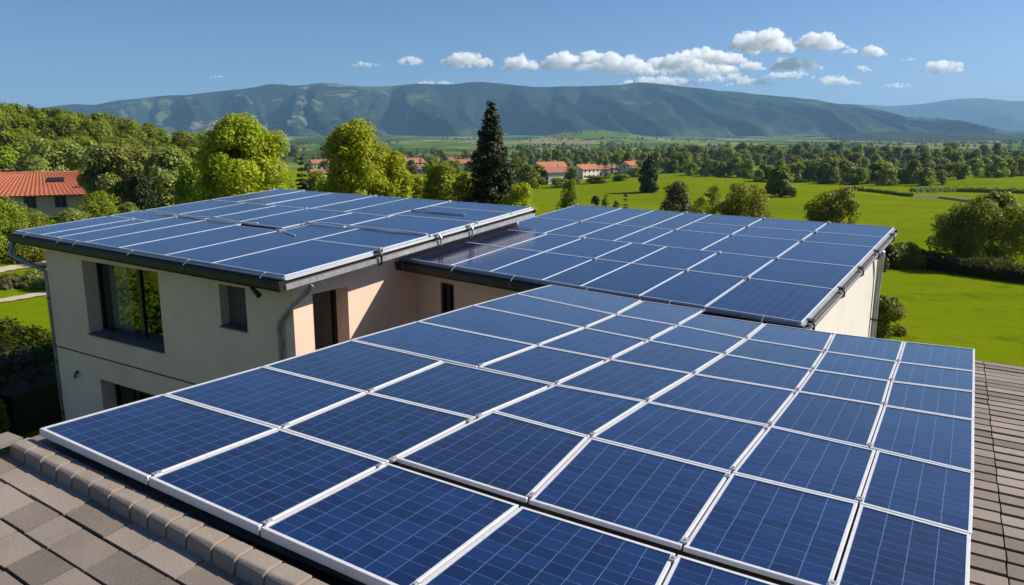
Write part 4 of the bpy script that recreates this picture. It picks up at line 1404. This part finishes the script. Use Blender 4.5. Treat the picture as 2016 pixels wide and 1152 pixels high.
# tree belts behind the meadow on the right: (x0, x1, base row at x0, base row at x1, height px, count, conifers)
BELTS = [
    (1290, 1480, 338, 352, 34, 15, .08, 'dark round tree in the belt right of the village'),
    (1480, 1650, 360, 358, 36, 11, .0, 'round green tree in the belt behind the solitary meadow trees'),
    (1650, 1860, 362, 364, 42, 14, .0, 'round green tree in the belt above the field hedge'),
    (1840, 2040, 352, 346, 32, 12, .0, 'small round tree in the belt at the right edge of the upper meadow'),
    (1300, 1560, 322, 328, 30, 22, .22, 'dark tree in the second belt right of the village'),
    (1560, 2040, 338, 334, 34, 32, .10, 'dark tree in the second belt above the upper meadow'),
    (1400, 2040, 318, 318, 30, 44, .15, 'distant dark tree in the third belt on the right'),
    (1040, 1420, 312, 312, 20, 26, .20, 'dark tree in the row behind the village roofs'),
]
for bi, (x0, x1, b0, b1, hp, n_, cf, lab) in enumerate(BELTS):
    for q in range(n_):
        t = (q + rw.uniform(.1, .9)) / n_
        px = x0 + (x1 - x0) * t
        g = ground(px, b0 + (b1 - b0) * t + rw.uniform(-3, 3))
        hm = hp * rw.uniform(.7, 1.25) / F * g[1]
        con = rw.random() < cf
        me = PCN[rw.integers(2)] if con else PB_[rw.integers(4)]
        s = hm / (12.0 if con else 10.0) * (1.25 if con else 1)
        w = s * rw.uniform(.85, 1.25)
        place_tree(me, (g[0], g[1], g[2] - .2), (w, w, s), rw.uniform(0, 6.28), lab if not con else lab.replace('round ', '').replace('dark ', '').replace('green ', '').replace('tree', 'conifer'),
                   'trees of the belts behind the meadow', 'belt_conifer' if con else 'belt_tree', 'tree', parts=False)

# trees around the village
for px, b, hp, wp, con, lab in [(1118, 362, 44, 22, True, 'dark pointed conifer between the leftmost village house and the big red roof'), (1127, 366, 36, 30, False, 'dark bush tree below the dark pointed village conifer'),
                               (1062, 364, 40, 46, False, 'round tree left of the leftmost village house'), (1040, 372, 50, 44, False, 'green tree just right of the tall dark conifer'),
                               (1100, 369, 20, 40, False, 'low hedge like bush before the leftmost village house'), (1192, 352, 38, 26, True, 'narrow conifer at the right end of the big red roof house'),
                               (1215, 350, 36, 18, True, 'narrow dark conifer between the low red roof and the tan gabled house'), (1172, 361, 16, 46, False, 'low bush before the big red roof house'),
                               (1250, 349, 20, 34, False, 'small round bush before the tan gabled house'), (1020, 366, 56, 40, False, 'green tree touching the right side of the tall dark conifer'),
                               (1222, 356, 14, 40, False, 'low bush before the gap left of the tan gabled house')]:
    g = ground(px, b)
    hm, wm_ = hp / F * g[1], wp / F * g[1]
    me = PCN[1] if con else PB_[rw.integers(4)]
    place_tree(me, (g[0], g[1], g[2] - .2), (wm_ / (6.2 if con else 8.0),) * 2 + (hm / (12.0 if con else 10.0),), rw.uniform(0, 6.28), lab, 'trees among the village houses', 'garden_conifer' if con else 'garden_tree', 'tree', parts=False)
VT = [(600, 760, 338, 24, 14), (760, 960, 338, 26, 22), (1015, 1070, 352, 40, 7), (1095, 1130, 345, 36, 3), (1140, 1290, 338, 30, 16), (1020, 1300, 322, 24, 22), (560, 960, 318, 18, 26)]
for x0, x1, b, hp, n_ in VT:
    for q in range(n_):
        px = x0 + (x1 - x0) * (q + rw.uniform(0, 1)) / n_
        g = ground(px, b + rw.uniform(-5, 5))
        con = rw.random() < .2
        hm = hp * rw.uniform(.6, 1.2) / F * g[1]
        me = PCN[rw.integers(2)] if con else PB_[rw.integers(4)]
        s = hm / (12.0 if con else 10.0)
        place_tree(me, (g[0], g[1], g[2] - .2), (s * rw.uniform(.9, 1.2),) * 2 + (s,), rw.uniform(0, 6.28), 'garden conifer among the village houses' if con else 'round garden tree among the village houses',
                   'trees among the village houses', 'garden_conifer' if con else 'garden_tree', 'tree', parts=False)

# distant woods and hedgerows in the valley, reading as one mass
def far_woods():
    r = np.random.default_rng(5)
    V_, F_, nb = [], [], 0
    src = []
    for me in PL:
        co = np.empty(len(me[0].vertices) * 3, np.float32); me[0].vertices.foreach_get('co', co); src.append(co.reshape(-1, 3))
    lines = []
    for _ in range(95):
        y = math.exp(r.uniform(math.log(700), math.log(4300))); x = r.uniform(-.75, .85) * y
        ang = r.normal() * .25; L = r.uniform(60, 420) * (y / 1500) ** .6
        n_ = int(L / (9 + y / 260)); wid = r.choice([4, 10, 40]) * (1 + y / 3000)
        for q in range(n_):
            t = r.uniform(-.5, .5) * L
            lines.append((x + math.cos(ang) * t, y + math.sin(ang) * t + r.normal() * wid, r.uniform(.55, 1.25)))
    for x, y, s in lines[:2600]:
        z = float(terrain(x, y))
        c = src[r.integers(3)]; a = r.uniform(0, 6.28)
        R_ = np.array([[math.cos(a), -math.sin(a), 0], [math.sin(a), math.cos(a), 0], [0, 0, 1]])
        p = c @ R_.T * s + np.array([x, y, z - .5])
        V_.append(p); nb += len(p)
    V_ = np.concatenate(V_)
    o_ = bpy.data.objects.new('distant_woods', mesh_np('distant_woods', V_, np.arange(len(V_)).reshape(-1, 4), M['belt'])); link(o_)
    tag(o_, kind='stuff')


far_woods()

# ------------------------------------------------------------------ houses in the landscape
def pantile_roof(mb, a, b, c, d, rows, cols, amp):
    """a roof slope a,b (eave) to d,c (ridge) with a rolled tile profile"""
    a, b, c, d = [np.array(p, float) for p in (a, b, c, d)]
    nn = nrm(np.cross(b - a, d - a)); nn = nn if nn[2] > 0 else -nn
    vs, fs = [], []
    cols = cols * 2
    for j in range(rows + 1):
        for e in (0, 1):
            t = min(1, j / rows)
            for i in range(cols + 1):
                s = i / cols
                p = (1 - t) * ((1 - s) * a + s * b) + t * ((1 - s) * d + s * c)
                h = amp * (1 if i % 2 else -.3) + (amp * .9 if e else 0)
                vs.append(p + nn * h)
    W = cols + 1
    for r_ in range(2 * (rows + 1) - 1):
        for i in range(cols):
            fs.append((r_ * W + i, r_ * W + i + 1, (r_ + 1) * W + i + 1, (r_ + 1) * W + i))
    mb.add(vs, fs)


def country_house(loc, rz, w, d, h, pitch, label, wallm='housewall', roofm='terracotta', wins=(3, 1), group='village houses', rows=12, cols=16, over=.5, chimney=True, name='country_house', hip=0.0):
    t = empty(name, tuple(loc), rz); tag(t, label, 'house', group)
    rh = d / 2 * pitch
    mb = MB()
    x0, x1, y0, y1 = -w / 2, w / 2, -d / 2, d / 2
    mb.add([(x0, y0, -1.5), (x1, y0, -1.5), (x1, y1, -1.5), (x0, y1, -1.5), (x0, y0, h), (x1, y0, h), (x1, y1, h), (x0, y1, h), (x0 + hip, 0, h + rh), (x1 - hip, 0, h + rh)],
           [(0, 1, 5, 4), (2, 3, 7, 6), (1, 2, 6, 9, 5), (3, 0, 4, 8, 7)])
    mb.build('wall', M[wallm], t)
    r_ = MB()
    ez = h - over * pitch * .9 + .12
    hp_ = hip + (0 if hip else -over)
    rz_ = h + rh + .14
    pantile_roof(r_, (x0 - over, y0 - over, ez), (x1 + over, y0 - over, ez), (x1 - hp_, 0, rz_), (x0 + hp_, 0, rz_), rows, cols, .05)
    pantile_roof(r_, (x1 + over, y1 + over, ez), (x0 - over, y1 + over, ez), (x0 + hp_, 0, rz_), (x1 - hp_, 0, rz_), rows, cols, .05)
    if hip:
        pantile_roof(r_, (x1 + over, y0 - over, ez), (x1 + over, y1 + over, ez), (x1 - hip, .01, rz_), (x1 - hip, -.01, rz_), rows, cols // 2, .05)
        pantile_roof(r_, (x0 - over, y1 + over, ez), (x0 - over, y0 - over, ez), (x0 + hip, -.01, rz_), (x0 + hip, .01, rz_), rows, cols // 2, .05)
    r_.prism([(x0 - over * .9, y0 - over * .9, ez - .10), (x1 + over * .9, y0 - over * .9, ez - .10), (x1 + over * .9, y1 + over * .9, ez - .10), (x0 - over * .9, y1 + over * .9, ez - .10)], (0, 0, .06))
    ro_ = r_.build('roof', M[roofm], t)
    k = MB(); k.tube([(x0 + hp_, 0, rz_ + .02), (x1 - hp_, 0, rz_ + .02)], .13, 8); k.build('ridge', M[roofm], ro_)
    if chimney:
        k = MB(); cx = w * .22
        k.box(cx - .3, cx + .3, .3, .9, h + rh * .4, h + rh + .9); k.box(cx - .37, cx + .37, .23, .97, h + rh + .9, h + rh + 1.02)
        k.build('chimney', M[wallm], ro_)
    for fl in range(wins[1]):
        for i in range(wins[0]):
            wx = x0 + w * (i + .5) / wins[0]; zb = .9 + fl * 2.7
            if zb + 1.3 > h - .1: continue
            k = MB(); k.box(wx - .55, wx + .55, y0 - .05, y0 + .05, zb, zb + 1.3)
            wi = k.build('window', M['sill'], t)
            k = MB(); k.box(wx - .47, wx - .04, y0 - .07, y0 - .051, zb + .08, zb + 1.22); k.box(wx + .04, wx + .47, y0 - .07, y0 - .051, zb + .08, zb + 1.22)
            k.build('pane', M['frame'], wi)
    for sx in (x1, x0):
        k = MB(); s_ = 1 if sx > 0 else -1
        k.box(min(sx, sx + .05 * s_), max(sx, sx + .05 * s_), -.5, .5, h - 1.9, h - .5); k.build('window', M['sill'], t)
    return t


# the red roofed house on the left
g = at(52, 80)
hh = ztop(381, 80) - g[2]
rt_ = country_house((g[0] - .6, 83, g[2]), math.radians(24), 13.6, 8.6, hh, 0.42, 'cream house with red tiled roof among shrubs on the left', 'housewall', 'terracotta', (5, 1), None, 22, 34, .7, False, hip=2.6)
k = MB(); k.frame_box((2.2, -1.7, hh + .98), (1, 0, 0), (0, 1, .30), (0, -.30, 1), -.8, .8, -.5, .6, -.1, .35)
k.build('roof_window', M['frame'], rt_)
k = MB(); k.frame_box((4.4, -3.2, hh + .42), (1, 0, 0), (0, 1, .30), (0, -.30, 1), -.55, .55, -.35, .35, -.1, .2)
k.build('roof_window', M['frame'], rt_)
k = MB(); k.tube([(5.6, .4, hh + .5), (5.6, .4, hh + 2.2)], .2, 10); k.build('flue_pipe', M['white'], rt_)
g = at(-8, 112)
country_house((g[0], g[1], g[2] + .5), .1, 9, 7, ztop(333, 112) - g[2] - .5, .25, 'pale house peeping out above the red roof at the left edge', 'white', 'old_terracotta', (3, 1), None, 8, 12)

# the village: column, base row, width px, eave height px, turn, label
for i, (px, base, wpx, hpx, rz_, rm, wm, lab) in enumerate([
        (1082, 352, 58, 20, 0.62, 'terracotta', 'housewall', 'cream village house with orange roof at the left end of the village'),
        (1092, 362, 44, 22, 0.50, 'old_terracotta', 'white', 'low white outbuilding below the leftmost village house'),
        (1152, 352, 44, 18, 0.75, 'terracotta', 'white', 'white village house with big red roof in the middle of the village'),
        (1176, 347, 34, 13, 0.45, 'terracotta', 'white', 'small white house joined to the big red roof house'),
        (1205, 340, 26, 9, 0.55, 'old_terracotta', 'housewall', 'low red roofed house behind the village garden trees'),
        (1240, 341, 36, 15, 0.85, 'terracotta', 'housewall', 'tan gabled house at the right end of the village'),
        (814, 333, 36, 12, 0.60, 'terracotta', 'white', 'orange roofed house right of the lower lime tree'),
        (828, 342, 22, 9, 0.40, 'old_terracotta', 'white', 'small white gabled house below the orange roofed house'),
        (908, 336, 34, 14, 0.30, 'terracotta', 'white', 'orange roofed house just left of the tall dark conifer'),
        (632, 332, 34, 10, 0.50, 'terracotta', 'housewall', 'orange roofed house between the two bright lime trees'),
        (628, 350, 30, 9, 0.65, 'old_terracotta', 'housewall', 'pale house below the orange roof between the lime trees'),
        (790, 322, 20, 7, 0.70, 'old_terracotta', 'housewall', 'tiny distant house above the orange roofed house'),
        (1058, 300, 14, 5, 0.50, 'old_terracotta', 'white', 'tiny distant house beyond the left end of the village')]):
    g = ground(px, base)
    m_ = g[1] / F
    w, h_ = wpx * m_ * 1.12, hpx * m_ * 1.1
    country_house(g, rz_, w, w * .66, h_ * .95, .52, lab, wm, rm, (max(2, int(w / 3.2)), 2 if h_ > 4.6 else 1), 'village houses', 10, 14, .45, True)

# ------------------------------------------------------------------ clouds over the mountains
def mat_cloud():
    m = bpy.data.materials.new('cloud_vapour'); m.use_nodes = True
    t = m.node_tree
    t.nodes.remove(t.nodes['Principled BSDF'])
    v = t.nodes.new('ShaderNodeVolumeScatter')
    v.inputs['Color'].default_value = (1, 1, 1, 1)
    v.inputs['Density'].default_value = 0.0048
    v.inputs['Anisotropy'].default_value = 0.25
    g = t.nodes.new('ShaderNodeNewGeometry'); nz = t.nodes.new('ShaderNodeTexNoise')
    nz.inputs['Scale'].default_value = 0.0075; nz.inputs['Detail'].default_value = 4; nz.inputs['Roughness'].default_value = 0.6
    mr = t.nodes.new('ShaderNodeMapRange'); mr.inputs['From Min'].default_value = 0.40; mr.inputs['From Max'].default_value = 0.62
    mr.inputs['To Max'].default_value = 0.018
    t.links.new(g.outputs['Position'], nz.inputs['Vector']); t.links.new(nz.outputs['Fac'], mr.inputs['Value']); t.links.new(mr.outputs['Result'], v.inputs['Density'])
    t.links.new(v.outputs[0], t.nodes['Material Output'].inputs['Volume'])
    return m


M['cloud'] = mat_cloud()
ctex = bpy.data.textures.new('cloud_lumps', 'CLOUDS'); ctex.noise_scale = 90; ctex.noise_depth = 4
CY0 = 23000.0


def cloud(px, py, wpx, hpx, label, seed, thin=1.0):
    r = np.random.default_rng(seed)
    yd = CY0 * (1 + r.uniform(-.14, .16))
    m_ = yd / F
    g = ray(px, py); c = np.array([g[0], g[1], g[2]]) * (yd / g[1]) + np.array([0, 0, H])
    w, h = wpx * m_, hpx * m_
    vs, fs = [], []
    import bmesh
    bm = bmesh.new()
    n_ = int(14 + wpx / 3.2)
    for i in range(n_):
        t = r.uniform(-1, 1)
        env = (1 - abs(t) ** 2.2)
        rad = h * (.16 + .30 * r.random()) * (.35 + .65 * env)
        x = t * (w / 2 - rad * .5)
        z = -h / 2 + rad * .55 + r.random() ** 1.5 * max(0, (h - rad * 1.5)) * env
        y = r.normal() * h * .35
        mt = Matrix.Translation((x, y, z)) @ Matrix.Diagonal((rad * r.uniform(1, 1.5), rad * 1.1, rad * .85, 1))
        bmesh.ops.create_icosphere(bm, subdivisions=2, radius=1.0, matrix=mt)
    me = bpy.data.meshes.new('cloud'); bm.to_mesh(me); bm.free()
    me.materials.append(M['cloud'])
    o_ = bpy.data.objects.new('cloud', me); o_.location = c; link(o_)
    rm = o_.modifiers.new('remesh', 'REMESH'); rm.mode = 'VOXEL'; rm.voxel_size = max(9.0, h / 30)
    dm = o_.modifiers.new('lumps', 'DISPLACE'); tx = bpy.data.textures.new('cloud_lumps', 'CLOUDS'); tx.noise_scale = max(45, h * .30); tx.noise_depth = 4
    dm.texture = tx; dm.strength = h * .42; dm.mid_level = .5; dm.texture_coords = 'GLOBAL'
    return tag(o_, label, 'cloud', 'clouds above the mountains')


for i, (px, py, w, h, lab) in enumerate([
        (1170, 112, 80, 30, 'white cloud between the left end and the middle of the long cloud bank'),
        (1345, 116, 90, 34, 'white cloud between the joining cloud and the right heap of the cloud bank'),
        (1440, 112, 60, 26, 'small round cloud at the upper right tip of the cloud bank'),
        (1255, 140, 120, 16, 'flat pale cloud under the middle of the cloud bank'),
        (1430, 152, 110, 16, 'flat pale cloud under the right end of the cloud bank'),
        (1640, 152, 60, 12, 'tiny low cloud right of the low flat cloud'),
        (1500, 76, 130, 44, 'tall heaped white cloud, highest and left of the highest pair'),
        (1612, 78, 96, 32, 'broad white cloud, right one of the highest pair'),
        (1720, 98, 46, 24, 'small puffy cloud right of the highest pair'),
        (1672, 100, 32, 10, 'tiny flat cloud left of the small puffy cloud'),
        (1852, 129, 84, 24, 'flat white cloud farthest to the right'),
        (1790, 117, 32, 6, 'thin streak of cloud left of the flat cloud on the right'),
        (1768, 167, 66, 10, 'thin low cloud just above the right end of the ridge'),
        (1565, 122, 94, 28, 'rounded cloud below the highest pair'),
        (1698, 134, 32, 12, 'tiny cloud below the small puffy cloud'),
        (1382, 108, 100, 34, 'heaped white cloud at the right end of the long cloud bank'),
        (1390, 132, 130, 34, 'wide white cloud under the heaped right end of the cloud bank'),
        (1478, 127, 52, 20, 'small cloud trailing right of the cloud bank'),
        (1118, 116, 104, 34, 'large white cloud at the left end of the long cloud bank'),
        (1218, 120, 130, 36, 'wide white cloud in the middle of the long cloud bank'),
        (1294, 125, 60, 28, 'white cloud joining the middle and the right of the cloud bank'),
        (1024, 121, 70, 28, 'separate white cloud left of the long cloud bank'),
        (917, 115, 108, 28, 'long white cloud above the tall conifer'),
        (808, 118, 56, 18, 'small white cloud left of the long cloud above the conifer'),
        (720, 125, 54, 11, 'flat small cloud above the bright lime tree'),
        (426, 150, 28, 6, 'tiny faint cloud alone in the left sky'),
        (1300, 158, 170, 20, 'low pale cloud strip resting on the ridge under the cloud bank'),
        (1480, 160, 90, 16, 'low ragged cloud over the right slope of the ridge'),
        (1555, 146, 100, 16, 'low flat cloud right of the ragged cloud'),
        (1650, 158, 90, 16, 'small low cloud row above the falling end of the ridge'),
        (860, 163, 90, 12, 'pale cloud edge showing behind the ridge left of the conifer')]):
    cloud(px, py, w, h, lab, 300 + i)
